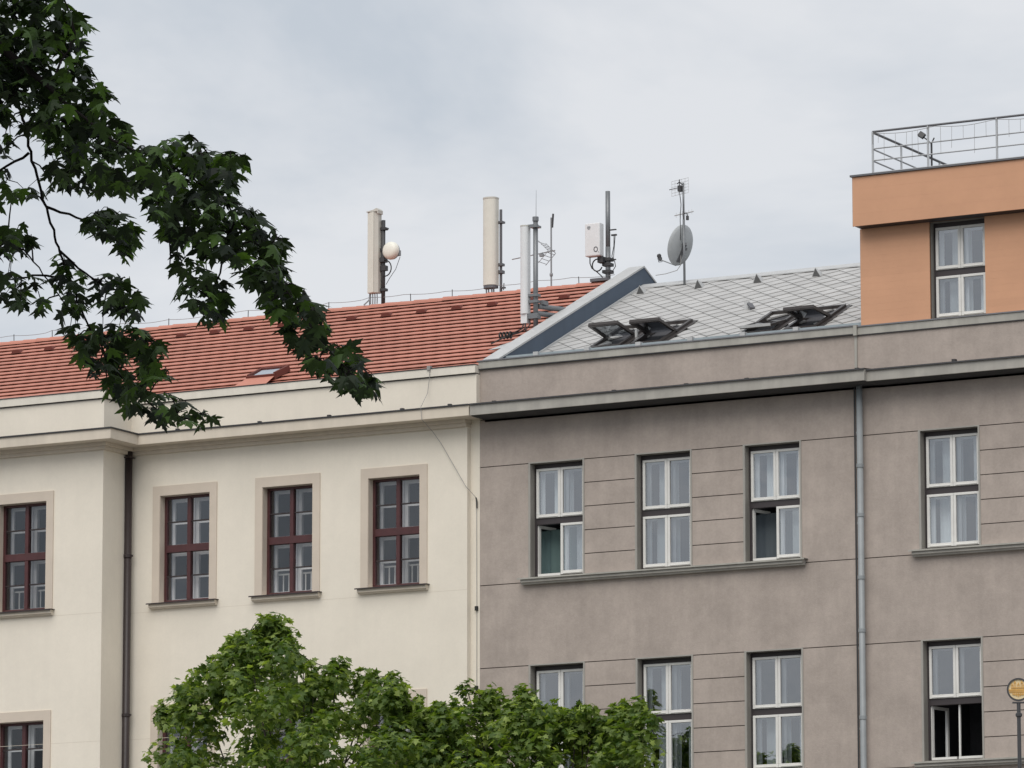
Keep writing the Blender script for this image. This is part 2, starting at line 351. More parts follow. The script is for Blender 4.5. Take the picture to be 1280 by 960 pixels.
def grey_window(bld, x0, x1, z0, z1, y, label=None, openl=None, seed=0, split=0.475, curt=('w', 'w'), glassm='glass_blue', bead=True):
    """white casements over a dark transom; openl: set of open lower leaves"""
    openl = openl or set(); rnd = random.Random(seed)
    wd = x1 - x0; fy = y + 0.17
    # fixed dark frame
    f = MB(); f.ring(x0, x1, z0, z1, 0.045, fy, fy + 0.10, tb=0.05, tt=0.085)
    zt = z1 - (z1 - z0) * split; f.box(x0 + .045, x1 - .045, fy - 0.005, fy + 0.10, zt - 0.115, zt)
    win = f.build('window', 'frame_brown', bld, bevel=0.004)
    if label: win['label'] = label
    xm = (x0 + x1) / 2
    leaves = [(x0 + .047, xm - 0.002, zt + 0.002, z1 - .087, 'u0'), (xm + .002, x1 - .047, zt + 0.002, z1 - .087, 'u1'),
              (x0 + .047, xm - 0.002, z0 + .052, zt - .117, 'l0'), (xm + .002, x1 - .047, z0 + .052, zt - .117, 'l1')]
    for a, b, c, d, key in leaves:
        st = 0.048
        if key in openl:
            # leaf swung inwards about its outer jamb
            hx = a if key.endswith('0') else b; sgn = 1 if key.endswith('0') else -1
            ang = sgn * R(100 if key == 'l1' else 78)
            T = Matrix.Translation((hx, fy + 0.03, 0)) @ Matrix.Rotation(ang, 4, 'Z') @ Matrix.Translation((-hx, -(fy + 0.03), 0))
            m1 = MB(); m1.ring(a, b, c, d, st, fy + .01, fy + .06); m1.v = [tuple(T @ Vector(p)) for p in m1.v]; m1.build('sash', 'white_paint', win)
            p = MB(); p.add([tuple(T @ Vector(q)) for q in ((a + st, fy + .035, c + st), (b - st, fy + .035, c + st), (b - st, fy + .035, d - st), (a + st, fy + .035, d - st))], [(0, 1, 2, 3)]); p.build('pane', 'glass_dim', win)
            # fixed stop seen round the opening
            s2 = MB(); s2.box(a, a + .03, fy + .062, fy + .1, c, d); s2.box(a + .03, b, fy - 0.03, fy + .01, c - .012, c + .03); s2.build('window_stop', 'white_paint', win)
            continue
        m1 = MB(); m1.ring(a, b, c, d, st, fy - 0.03, fy + 0.03, tb=0.066, tt=0.045)
        m1.box(a + st, b - st, fy - 0.042, fy - 0.03, c + 0.012, c + 0.03)
        m1.build('sash', 'white_paint', win, bevel=0.005)
        p = MB(); p.add([(a + st, fy, c + .066), (b - st, fy, c + .066), (b - st, fy, d - .045), (a + st, fy, d - .045)], [(0, 1, 2, 3)]); p.build('pane', glassm, win)
        # inner casement of the box window
        i1 = MB(); i1.ring(a - .01, b + .01, c - .02, d + .02, 0.075, fy + .17, fy + .21); i1.build('inner_sash', 'white_inner', win)
    # box lining between the casements
    bx = MB(); bx.box(x0 - .02, x0 + .035, fy + .102, fy + .26, z0, z1); bx.box(x1 - .035, x1 + .02, fy + .102, fy + .26, z0, z1); build_each(bx, 'jamb_lining', 'frame_brown', win)
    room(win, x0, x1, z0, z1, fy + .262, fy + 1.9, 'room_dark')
    # curtains
    c_ = MB(); d0 = z0 + .03; h = x1 - x0
    u = rnd.random()
    if curt[0] == 'w':
        wavy(c_, x0 + h * (.16 + .05 * u), x0 + h * (.52 + .06 * u), zt, z1 - .03, fy + .36, .02, .1 + .03 * u, seed); wavy(c_, x0 + h * (.70 + .08 * u), x1 + .02, zt, z1 - .03, fy + .36, .02, .12, seed + 1)
    if curt[1] == 'w':
        wavy(c_, x0 + h * (.10 + .07 * u), x0 + h * (.56), d0, zt - .1, fy + .36, .02, .11, seed + 2); wavy(c_, x0 + h * (.74 - .07 * u), x1 + .02, d0, zt - .1, fy + .36, .02, .1, seed + 3)
    if c_.v: c_.build('curtain', 'curtain_white', win, smooth=True)
    if curt[1] in ('g', 's'):
        c2 = MB(); wavy(c2, x0 + .12, xm + .12, d0, zt - .16, fy + .40, .03, .12, seed)
        c2.build('curtain', 'curtain_green' if curt[1] == 'g' else 'curtain_slate', win, smooth=True)
        c3 = MB(); wavy(c3, x0 + h * .62, x0 + h * .9, d0, zt - .1, fy + .36, .02, .1, seed + 3); c3.build('curtain', 'curtain_white', win, smooth=True)
    # window board
    sb = MB(); sb.box(x0, x1, y + 0.02, fy - .002, z0 + .001, z0 + .018); sb.build('window_board', 'grey_trim', win)
    rv = MB(); rv.add([(x0 + .004, y + .03, z0), (x0 + .004, fy, z0), (x0 + .004, fy, z1 - .004), (x1 - .004, fy, z1 - .004), (x1 - .004, fy, z0), (x1 - .004, y + .03, z0), (x1 - .004, y + .03, z1 - .004), (x0 + .004, y + .03, z1 - .004)], [(0, 1, 2, 7), (2, 3, 6, 7), (3, 4, 5, 6)])
    rv.build('reveal', 'reveal_grey', win)
    if bead:
        bd = MB(); o_ = [(x0 - .035, z0), (x0 - .035, z1 + .022), (x1 + .03, z1 + .022), (x1 + .03, z0)]; i_ = [(x0 + .002, z0), (x0 + .002, z1 - .002), (x1 - .002, z1 - .002), (x1 - .002, z0)]
        vs = [(p[0], yy, p[1]) for yy in (y - .012, y + .05) for q in zip(o_, i_) for p in q]
        bd.add(vs, [(0, 2, 3, 1), (2, 4, 5, 3), (4, 6, 7, 5), (0, 8, 10, 2), (2, 10, 12, 4), (4, 12, 14, 6), (1, 3, 11, 9), (3, 5, 13, 11), (5, 7, 15, 13)])
        bd.build('opening_bead', 'bead_grey', win)
    return win

def cream_window(bld, x0, x1, z0, z1, y, label=None, dark=False, rail=True, seed=0):
    fy = y + 0.15; xm = (x0 + x1) / 2; zt = (z0 + z1) / 2 + 0.02
    f = MB(); f.ring(x0, x1, z0, z1, 0.055, fy, fy + .09, tb=0.06, tt=0.05)
    f.box(x0 + .055, x1 - .055, fy - .02, fy + .09, zt - .075, zt + .065)
    f.box(xm - .038, xm + .038, fy - .012, fy + .09, z0 + .06, zt - .075); f.box(xm - .038, xm + .038, fy - .012, fy + .09, zt + .065, z1 - .05)
    win = f.build('window', 'brown_wood', bld, bevel=0.004)
    if label: win['label'] = label
    for (a, b) in ((x0 + .055, xm - .038), (xm + .038, x1 - .055)):
        for (c, d) in ((z0 + .06, zt - .075), (zt + .065, z1 - .05)):
            zm = (c + d) / 2
            s_ = MB(); s_.box(a, b, fy + .02, fy + .06, zm - .012, zm + .012); s_.build('glazing_bar', 'brown_metal', win)
            for (e0, e1) in ((c, zm - .012), (zm + .012, d)):
                p = MB(); p.add([(a, fy + .04, e0), (b, fy + .04, e0), (b, fy + .04, e1), (a, fy + .04, e1)], [(0, 1, 2, 3)]); p.build('pane', 'glass_dim' if dark else 'glass_grey', win)
            i1 = MB(); i1.ring(a - .03, b + .03, c - .03, d + .03, .07, fy + .22, fy + .26); i1.box(a + .04, b - .04, fy + .225, fy + .255, zm - .018, zm + .018)
            i1.build('inner_sash', 'white_inner', win)
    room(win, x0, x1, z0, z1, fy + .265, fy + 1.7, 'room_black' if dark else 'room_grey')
    bx = MB(); bx.box(x0 - .02, x0 + .04, fy + .092, fy + .262, z0, z1); bx.box(x1 - .04, x1 + .02, fy + .092, fy + .262, z0, z1); bx.build('jamb_lining', 'room_grey', win)
    if not dark:
        c_ = MB(); rnd = random.Random(seed); h = x1 - x0
        for k, (a, b) in enumerate(((.27, .50), (.80, 1.05))): wavy(c_, x0 + h * a, x0 + h * b, z0 + .05, z1 - .05, fy + .42, .015, .09, seed + k)
        c_.build('curtain', 'curtain_grey', win, smooth=True)
    if rail:
        gq = MB(); zr = z0 + .42
        gq.box(x0 + .02, x1 - .02, fy + .30, fy + .325, zr, zr + .03); gq.box(x0 + .02, x1 - .02, fy + .30, fy + .325, z0 + .03, z0 + .05)
        k = 9
        for i in range(k):
            xx = x0 + .06 + (x1 - x0 - .12) * i / (k - 1); gq.box(xx - .011, xx + .011, fy + .303, fy + .322, z0 + .05, zr)
        gq.build('inner_railing', 'white_paint', win)
    # plaster surround, sill with metal flashing
    q = MB(); t = .158; to = .185
    q.box(x0 - t, x1 + t, y - .022, y, z1, z1 + to); q.box(x0 - t, x0, y - .022, y, z0 - .01, z1); q.box(x1, x1 + t, y - .022, y, z0 - .01, z1)
    q.build('surround', 'cream_band', win)
    jb = MB(); jb.box(x0, x0 + .006, y - .01, fy, z0, z1 - .006); jb.box(x1 - .006, x1, y - .01, fy, z0, z1 - .006); jb.box(x0, x1, y - .01, fy, z1 - .006, z1); jb.build('reveal', 'cream_band', win)
    s_ = MB(); xs0, xs1 = x0 - t - .02, x1 + t + .02
    s_.prism([(y + .0, z0 - .115), (y - .06, z0 - .115), (y - .075, z0 - .09), (y - .105, z0 - .085), (y - .105, z0 - .022), (y, z0 - .022)], xs0, xs1)
    s_.build('sill', 'cream_trim', win)
    fl = MB(); fl.prism([(fy, z0 - .001), (fy, z0 - .012), (y - .135, z0 - .021), (y - .145, z0 - .034), (y - .15, z0 - .034), (y - .15, z0 - .014), (y - .14, z0 - .009)], xs0 - .03, xs1 + .03)
    fl.build('sill_flashing', 'brown_metal', win)
    return win

# ------------------------------------------------------------------ grey building
grey = root('grey_building', 'grey rendered apartment house with white casement windows and pale slate roof', 'building', (4, 0, 0))
GX0, GX1 = 0.0, 20.5
cols = [(1.045, 2.125), (3.215, 4.295), (5.375, 6.455), (8.78, 9.88), (10.95, 12.05), (13.12, 14.22), (16.8, 17.9)]
rows = [(14.075, 16.165), (10.385, 12.485)]
holes = [(a, b, c, d) for a, b in cols for c, d in rows]
wb = MB(); wall_holes(wb, GX0, GX1, -0.2, 18.0, 0.022, 0.42, holes)
wall = wb.build('wall', 'grey_groove', grey)
# render fields separated by recessed joints
J = 0.008
def field(x0, x1, z0, z1, hs=(), name='render_panel'):
    p = MB()
    hs = [h for h in hs if h[0] < x1 and h[1] > x0 and h[2] < z1 and h[3] > z0]
    wall_holes(p, x0 + J, x1 - J, z0 + J, z1 - J, 0.0, 0.0235, hs)
    return p.build(name, 'grey_render', wall)
for fx0, fx1 in ((GX0 - J, 7.56), (7.56, GX1)):
    field(fx0, fx1, 16.17, 17.04)
    field(fx0, fx1, 12.49, 14.0)
    field(fx0, fx1, 8.8, 10.31)
    field(fx0, fx1, 0.8, 8.8)
    field(fx0, fx1, 0.0, 0.8)
for (zz0, zz1) in ((14.0, 16.17), (10.31, 12.49)):
    edges = [GX0 - J] + [v for ab in cols for v in ab] + [GX1]
    for i in range(0, len(edges), 2):
        a, b = edges[i], edges[i + 1]
        a2 = a if i == 0 else a - J; b2 = b + J if i + 2 < len(edges) else b
        narrow = (b - a) < 1.4 and i > 0
        if narrow:
            n = 5; hz = zz0 + .02
            for k in range(n): field(a2, b2, hz + (zz1 - hz) * k / n, hz + (zz1 - hz) * (k + 1) / n, name='render_block')
        elif a < 7.56 < b:
            field(a2, 7.56, zz0, zz1); field(7.56, b2, zz0, zz1)
        else: field(a2, b2, zz0, zz1)
# sill ledges
def ledge(x0, x1, zt):
    m = MB(); m.prism([(.0, zt - .12), (-.09, zt - .12), (-.10, zt - .09), (-.135, zt - .085), (-.135, zt - .015), (0, zt - .005)], x0 + .05, x1 - .05)
    o = m.build('sill_ledge', 'grey_trim', grey)
    m = MB(); m.prism([(.15, zt), (.15, zt - .004), (-.16, zt - .014), (-.165, zt - .034), (-.172, zt - .034), (-.172, zt - .006)], x0, x1)
    m.build('ledge_flashing', 'grey_coping', o)
for zt in (14.072, 10.383):
    ledge(.86, 6.60, zt); ledge(8.60, 14.4, zt); ledge(16.6, 18.1, zt)
# cornice
CY = -0.55
cn = MB(); cn.prism([(0.0, 17.0), (0.0, 17.045), (CY, 17.05), (CY, 17.235), (CY + .03, 17.25), (0.0, 17.30)], 0.10, 7.98)
cn.prism([(0.0, 16.995), (0.0, 17.04), (CY + .09, 17.045), (CY + .09, 17.225), (CY + .12, 17.24), (0.0, 17.295)], 7.98, GX1)
build_each(cn, 'cornice', ['grey_trim'], grey)
sf = MB(); sf.box(0.10, 7.97, CY + .05, -.002, 17.038, 17.0475); sf.box(7.985, GX1, CY + .14, -.002, 17.033, 17.042); build_each(sf, 'soffit', 'grey_soffit_shade', grey)
fl = MB(); fl.prism([(0.0, 17.302), (0.0, 17.325), (CY - .03, 17.262), (CY - .035, 17.235), (CY - .025, 17.235), (CY - .02, 17.25)], .10, 7.985)
fl.prism([(0.0, 17.297), (0.0, 17.32), (CY + .06, 17.252), (CY + .055, 17.225), (CY + .065, 17.225), (CY + .07, 17.24)], 7.985, GX1); build_each(fl, 'cornice_flashing', 'dark_edge', grey)
# parapet, coping
pp = MB(); pp.box(0.0, 7.55, -.002, .40, 17.27, 17.99); pp.box(7.565, GX1, -.002, .40, 17.27, 17.99); build_each(pp, 'parapet', 'grey_render', grey)
cp = MB(); cp.prism([(.40, 17.985), (-.045, 17.985), (-.055, 17.985), (-.055, 18.12), (.40, 18.15)], -0.0, 7.55)
cp.prism([(.40, 17.965), (-.02, 17.965), (-.03, 17.965), (-.03, 18.105), (.40, 18.135)], 7.62, GX1); build_each(cp, 'coping', 'grey_coping', grey)
cf = MB(); cf.prism([(.40, 18.152), (.40, 18.165), (-.07, 18.138), (-.075, 18.115), (-.066, 18.115), (-.066, 18.125)], -.03, 7.6)
cf.prism([(.40, 18.137), (.40, 18.15), (-.045, 18.123), (-.05, 18.1), (-.041, 18.1), (-.041, 18.11)], 7.6, GX1); build_each(cf, 'coping_flashing', 'rail_dark', grey)
cj = MB(); cj.box(7.552, 7.618, -.075, .3, 17.95, 18.13); cj.box(7.555, 7.60, -.03, .0, 17.27, 17.95); build_each(cj, 'expansion_cover', 'grey_coping', grey)
cs = MB(); cs.box(0.0, 7.55, -.052, -.003, 17.966, 17.984); cs.box(7.6, GX1, -.028, -.003, 17.948, 17.964); build_each(cs, 'coping_shadow_strip', 'dark_edge', grey)  # dark strips painting in the shadow line below the coping
nb = MB()
for x in (.5, 2.95, 4.4, 5.6, 7.75, 9.6, 12.2): nb.box(x, x + .07, CY + .1, CY + .18, 17.262, 17.30)
build_each(nb, 'flashing_clip', 'dark_edge', grey)
# downpipe
dp = MB(); dp.tube([(7.68, -.12, 17.035), (7.68, -.12, .1)], .056, 14)
pipe = dp.build('downpipe', 'pipe_grey', grey, smooth=True)
cl = MB()
for z in (15.62, 14.75, 13.65, 12.72, 11.2, 9.8, 7.5, 5.2, 2.8): cl.lathe([(.058, -.035), (.066, -.03), (.066, .03), (.058, .035)], (7.68, -.12, z), (0, 0, 1), 14)
for z in (16.2, 14.6, 12.4, 11.0, 8, 5, 2): cl.box(7.60, 7.62, -.1, .0, z, z + .03)
build_each(cl, 'pipe_collar', 'pipe_grey', pipe)
ex = MB(); ex.box(7.515, 7.548, -.004, .02, .0, 17.03); ex.build('expansion_joint', 'dark_edge', grey)
# windows
spec = {(0, 0): dict(openl={'l0'}, curt=('w', 'g'), label='window with its lower left casement open on a dark green curtain'),
        (2, 0): dict(openl={'l0'}, curt=('w', 's'), label='window with its lower left casement open on a slate grey curtain'),
        (3, 1): dict(openl={'l0', 'l1'}, curt=('n', 'n'), label='window with both lower casements open on a dark room')}
for ri, (c, d) in enumerate(rows):
    for ci, (a, b) in enumerate(cols):
        k = dict(spec.get((ci, ri), {}))
        if ri == 1 and 'curt' not in k: k['curt'] = ('w', 'w') if ci in (1,) else ('n', 'w')
        grey_window(grey, a, b, c, d, 0.0, seed=ci * 7 + ri * 31, **k)

# slate roof
SL = 0.4667; SA = math.atan(SL)
def zs(Y): return 18.58 + SL * (Y - 1.78)
RX0, RX1, RY0, RY1 = 0.40, 7.63, 0.36, 5.72
bs = MB(); bs.prism([(RY0, zs(RY0) - .03), (RY1, zs(RY1) - .03), (11.2, zs(0.36) - .03), (11.2, 17.3), (RY0, 17.3)], RX0, RX1)
sroof = bs.build('roof', 'slate_under', grey)
nrm = Vector((0, -math.sin(SA), math.cos(SA))); ux = Vector((1, 0, 0)); vy = Vector((0, math.cos(SA), math.sin(SA)))
hd = 0.228; hv = 0.232          # half diagonals of one lozenge
def slate_mesh(poly, nm='slate'):
    me = bpy.data.meshes.new(nm); n = len(poly); gap = .986
    top = [Vector((x * gap, y * gap, .012 - .012 * (y / hv))) for x, y in poly]; bot = [Vector((x * gap, y * gap, -.012)) for x, y in poly]
    me.from_pydata([tuple(p) for p in top + bot], [], [tuple(range(n))] + [(i, i + n, (i + 1) % n + n, (i + 1) % n) for i in range(n)])
    me.materials.append(MATS['slate_grey']); return me
FULL = [(-hd, 0), (0, -hv), (hd, 0), (0, hv)]
full_me = slate_mesh(FULL)
rotq = Matrix((ux, vy, nrm)).transposed().to_quaternion()
def clip(poly, axis, lim, keep_less):
    o = []
    for i in range(len(poly)):
        p, q = poly[i], poly[(i + 1) % len(poly)]
        ip = (p[axis] <= lim) == keep_less; iq = (q[axis] <= lim) == keep_less
        if ip: o.append(p)
        if ip != iq:
            t = (lim - p[axis]) / (q[axis] - p[axis]); o.append((p[0] + t * (q[0] - p[0]), p[1] + t * (q[1] - p[1])))
    return o
Lr = (RY1 - RY0) / math.cos(SA)
# roof window openings (x0, x1, s0, s1) measured along the slope
RW = [(1.50, 2.14), (2.35, 2.99), (4.60, 5.24), (5.48, 6.12)]
S_TOP = (2.73 - RY0) / math.cos(SA); S_BOT = S_TOP - 1.42
rest = MB(); cnt = 0; allsl = []
nv = int(Lr / hv) + 2
for j in range(-1, nv):
    for i in range(int((RX1 - RX0) / (2 * hd)) + 3):
        cx = RX0 + i * 2 * hd + (hd if j % 2 else 0); s_ = j * hv
        poly = [(cx + x, s_ + y) for x, y in FULL]
        for ax, lim, kl in ((0, RX0, False), (0, RX1, True), (1, 0, False), (1, Lr, True)):
            poly = clip(poly, ax, lim, kl)
            if len(poly) < 3: break
        if len(poly) < 3: continue
        if any(a + .05 < cx < b - .05 and S_BOT + .1 < s_ < S_TOP - .1 for a, b in RW): continue
        allsl.append((s_, cx, [(x - cx, y - s_) for x, y in poly]))
allsl.sort(key=lambda q: -q[0])     # the upper courses show; the lowest hide behind the parapet
for k, (s_, cx, pl) in enumerate(allsl):
    P = Vector((cx, RY0, zs(RY0))) + vy * s_ + nrm * (0.004 * random.random())
    area = abs(sum(pl[i][0] * pl[(i + 1) % len(pl)][1] - pl[(i + 1) % len(pl)][0] * pl[i][1] for i in range(len(pl)))) / 2
    if cnt < 298 and area > 0.02:
        cnt += 1
        piece(full_me if len(pl) == 4 and area > .99 * 2 * hd * hv else slate_mesh(pl), 'slate', P, sroof, rotq)
    else:
        me_p = [P + ux * (x * .975) + vy * (y * .975) + nrm * (.012 - .012 * y / hv) for x, y in pl]
        me_b = [P + ux * (x * .975) + vy * (y * .975) - nrm * .012 for x, y in pl]; n = len(pl)
        rest.add(me_p + me_b, [tuple(range(n))] + [(i, i + n, (i + 1) % n + n, (i + 1) % n) for i in range(n)])
stuff(rest.build('slates', 'slate_grey', sroof))
rc = MB(); z5 = zs(RY1); rc.prism([(RY1 - .22, z5 - .075), (RY1 - .22, z5 - .055), (RY1, z5 + .045), (RY1 + .24, z5 - .06), (RY1 + .24, z5 - .08), (RY1, z5 + .02)], RX0, RX1)
rc.build('ridge_cap', 'zinc', grey)
ef = MB(); ef.prism([(.405, 18.05), (.405, 18.225), (.36, 18.245), (.24, 18.235), (.24, 18.17), (.33, 18.165)], .40, 7.6); ef.build('eave_gutter', 'eave_metal', grey)
ec = MB()
for x in (1.0, 2.05, 3.1, 4.15, 5.2, 6.25): ec.box(x, x + .10, .19, .30, 18.152, 18.255)
build_each(ec, 'gutter_clip', 'zinc', grey)
# small vent hoods under the ridge
for x in (.66, 1.90, 3.15, 4.38, 5.62):
    Y = 5.2; P = Vector((x, Y, zs(Y) + .012)); m = MB()
    a = P + ux * -.10 - vy * .10; b = P + ux * .10 - vy * .10; t = P - vy * .07 + nrm * .175; e_ = P + vy * .2
    m.add([a, b, t, e_], [(0, 1, 2), (1, 3, 2), (0, 2, 3)]); v_ = m.build('roof_vent', 'zinc', grey)
    d_ = MB(); d_.add([a + ux * .018 - vy * .003 + nrm * .004, b - ux * .018 - vy * .003 + nrm * .004, t - nrm * .012 - vy * .004], [(0, 1, 2)]); d_.build('vent_mouth', 'slate_under', v_)
Pb = Vector((3.84, 3.28, zs(3.28)))
m = MB(); m.box(3.78, 3.86, 3.26, 3.36, Pb.z, Pb.z + .15); v_ = m.build('roof_outlet', 'zinc', grey)
m = MB(); m.bar(Pb + Vector((.05, -.02, .10)), Pb + Vector((.16, -.12, -.01)), .10, .035); m.build('outlet_flap', 'rail_dark', v_)
# roof windows
def roof_window(x0, x1, ang, label):
    base = Vector((0, RY0, zs(RY0)))
    def P(x, s, h): return Vector((x, 0, 0)) + base + vy * s + nrm * h
    f = MB()
    def fbar(a, b, wd, ht): f.bar(a, b, wd, ht, nrm)
    hh = .028
    fbar(P(x0 + .03, S_BOT + .061, hh), P(x0 + .03, S_TOP - .061, hh), .06, .085); fbar(P(x1 - .03, S_BOT + .061, hh), P(x1 - .03, S_TOP - .061, hh), .06, .085)
    fbar(P(x0, S_TOP - .03, hh), P(x1, S_TOP - .03, hh), .06, .09); fbar(P(x0, S_BOT + .03, hh), P(x1, S_BOT + .03, hh), .06, .08)
    fr = f.build('roof_window', 'skylight_frame', grey); fr['label'] = label
    fl = MB(); fl.bar(P(x0 - .045, S_BOT, .012), P(x0 - .045, S_TOP + .06, .012), .085, .03, nrm); fl.bar(P(x1 + .045, S_BOT, .012), P(x1 + .045, S_TOP + .06, .012), .085, .03, nrm); fl.bar(P(x0 - .002, S_TOP + .03, .014), P(x1 + .002, S_TOP + .03, .014), .058, .03, nrm)
    fl.build('window_flashing', 'skylight_frame', fr)
    # flat dark sheet painting in the shade inside the opening
    sh = MB(); a, b, c, d = P(x0 + .06, S_BOT + .06, 0), P(x1 - .06, S_BOT + .06, 0), P(x1 - .06, S_TOP - .06, 0), P(x0 + .06, S_TOP - .06, 0); dn = -nrm * .024
    sh.add([a + dn, b + dn, c + dn, d + dn], [(0, 1, 2, 3)]); sh.build('opening_shade', 'room_dark', fr)
    # sash swung about its middle: lower half out
    sm = (S_BOT + S_TOP) / 2; half = (S_TOP - S_BOT) / 2 - .015
    piv = P((x0 + x1) / 2, sm, .045); ca, sa = math.cos(ang), math.sin(ang)
    d1 = (-vy * ca + nrm * sa); n1 = (nrm * ca + vy * sa); wx = (x1 - x0) / 2 - .005
    def Q(x, t, h): return piv + ux * x + d1 * t + n1 * h
    s_ = MB(); st = .052
    up_t = min(half, .02 if ang > .15 else half)
    s_.bar(Q(-wx + st / 2, -up_t, 0), Q(-wx + st / 2, half - st - .001, 0), st, .05, n1); s_.bar(Q(wx - st / 2, -up_t, 0), Q(wx - st / 2, half - st - .001, 0), st, .05, n1)
    s_.bar(Q(-wx, half - st / 2, 0), Q(wx, half - st / 2, 0), st, .055, n1)
    so_ = s_.build('sash', 'skylight_frame', fr)
    tr = MB(); tr.bar(Q(-wx + .01, half + .004, .015), Q(wx - .01, half + .004, .015), .012, .05, n1); tr.build('sash_trim', 'zinc' if 'glint' in label or ang < .5 else 'skylight_frame', fr)  # nearly shut sash gets pale trim, its glint put into the colour
    pn = MB(); pn.add([Q(-wx + st, -up_t, .015), Q(wx - st, -up_t, .015), Q(wx - st, half - st, .015), Q(-wx + st, half - st, .015)], [(0, 1, 2, 3)]); pn.build('pane', 'glass_roof', fr)
    hg = MB()
    for sx in (-1, 1): hg.bar(Q(sx * (wx + .010), -.05, .0), Q(sx * (wx + .010), .06, .0), .014, .04, n1)
    build_each(hg, 'pivot_hinge', 'pole_dark', fr)
    return fr
roof_window(*RW[0], R(35), 'leftmost roof window, propped wide open beside the blue parapet')
roof_window(*RW[1], R(34), 'open roof window right of the leftmost one')
roof_window(*RW[2], R(9), 'roof window only slightly open, with a bright lower edge')
roof_window(*RW[3], R(30), 'open roof window nearest the orange wall')
m = MB(); m.box(2.18, 2.22, 1.95, 2.0, zs(1.97), zs(1.97) + .16); m.tube([(2.2, 1.97, zs(1.97) + .16), (2.27, 1.93, zs(1.97) + .2), (2.35, 1.95, zs(1.97) + .12)], .012, 6); m.build('cable_bracket', 'zinc', grey)
# fire wall between the roofs
def zf(Y): return 18.18 + .4632 * (Y - .07)
FX0, FX1 = .10, .395
fw = MB(); fw.prism([(.02, 17.5), (.02, zf(.02) - .02), (5.77, zf(5.77) - .02), (11.5, zf(0.04) - .02), (11.5, 17.5)], FX0, FX1)
fwall = fw.build('fire_wall', 'blue_sheet', grey); fwall['label'] = 'blue-grey sheet metal fire wall with a pale cap between the two roofs'
cp = MB(); T_ = .018
cp.prism([(-.02, zf(-.02) - .018), (-.02, zf(-.02) + T_), (5.77, zf(5.77) + T_), (11.55, zf(0) + T_), (11.55, zf(0) - .018), (5.77, zf(5.77) - .018)], FX0 - .03, FX1 + .012)
cp.build('wall_cap', 'zinc', fwall)
sm = MB()
for Y in (1.2, 2.4, 3.6, 4.8): sm.prism([(Y, zf(Y) + T_), (Y + .03, zf(Y + .03) + T_ + .008), (Y + .03, zf(Y + .03) + T_), ], FX0 - .03, FX1 + .012)
build_each(sm, 'cap_seam', 'zinc', fwall)
se = MB(); se.prism([(.45, zs(.45) + .005), (5.6, zs(5.6) + .005), (5.6, zs(5.6) + .05), (.45, zs(.45) + .05)], FX1 + .002, FX1 + .035); se.build('wall_flashing', 'zinc', fwall)
bk = MB(); bk.prism([(11.3, 0), (11.3, 17.5), (11.7, 17.5), (11.7, 0)], GX0, GX1); bk.build('rear_wall', 'grey_render', grey)
ft = MB(); ft.box(7.7, GX1, .41, 11.3, 17.9, 17.99); ft.build('flat_roof', 'zinc', grey)

# ------------------------------------------------------------------ orange rooftop storey
pent = root('rooftop_storey', 'orange boarded rooftop storey with a projecting fascia above the grey parapet', 'building', (12, 3, 18.1))
OX0, OX1, OY = 7.63, 19.5, .10
oc = [(8.965, 10.02), (12.0, 13.05), (15.0, 16.05)]
hz0, hz1 = 18.13, 19.875
ob = MB(); wall_holes(ob, OX0 + .012, OX1, 18.137, 20.0, OY + .02, OY + .35, [(a, b, 18.0, hz1) for a, b in oc]); ob.box(OX0 + .012, OX0 + .3, OY + .351, 9.0, 18.137, 20.0)
ob.build('wall', 'orange_back', pent)
nb = 14; bh = (hz1 - 18.14) / nb
spans = [(OX0, oc[0][0]), (oc[0][1], oc[1][0]), (oc[1][1], oc[2][0]), (oc[2][1], OX1)]
def plank(x0, x1, y0, y1, z0, z1):
    m = MB(); m.box(x0, x1, y0, y1, z0 + .0003, z1 - .0003); return m.build('plank', 'orange_board', pent)
for a, b in spans:
    for k in range(nb): plank(a, b, OY, OY + .0195, 18.14 + k * bh, 18.14 + (k + 1) * bh)
FY = -.20
fs = MB(); fs.box(OX0 + .02, OX1 + .1, FY + .02, 9.0, 19.885, 20.755); fs.build('fascia', 'orange_back', pent)
for k in range(4): plank(OX0, OX1 + .12, FY, FY + .0195, 19.872 + k * .22, 19.872 + (k + 1) * .22)
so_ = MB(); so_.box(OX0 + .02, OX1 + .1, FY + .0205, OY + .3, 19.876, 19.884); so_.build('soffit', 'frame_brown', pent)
tc_ = MB(); tc_.box(OX0 - .035, OX1 + .15, FY - .035, 9.05, 20.757, 20.79); tc_.build('roof_edge', 'rail_dark', pent)
st_ = MB(); st_.box(OX0 - .003, OX0 - .0005, FY - .002, FY + .03, 19.872, 20.755); st_.box(OX0 - .003, OX0 - .0005, OY - .002, OY + .04, 18.14, 19.872); build_each(st_, 'corner_strip', 'zinc', pent)
for i, (a, b) in enumerate(oc):
    grey_window(pent, a + .006, b - .006, hz0 + .005, hz1 - .002, OY, seed=50 + i, split=.485, curt=('w', 'w'), bead=False)
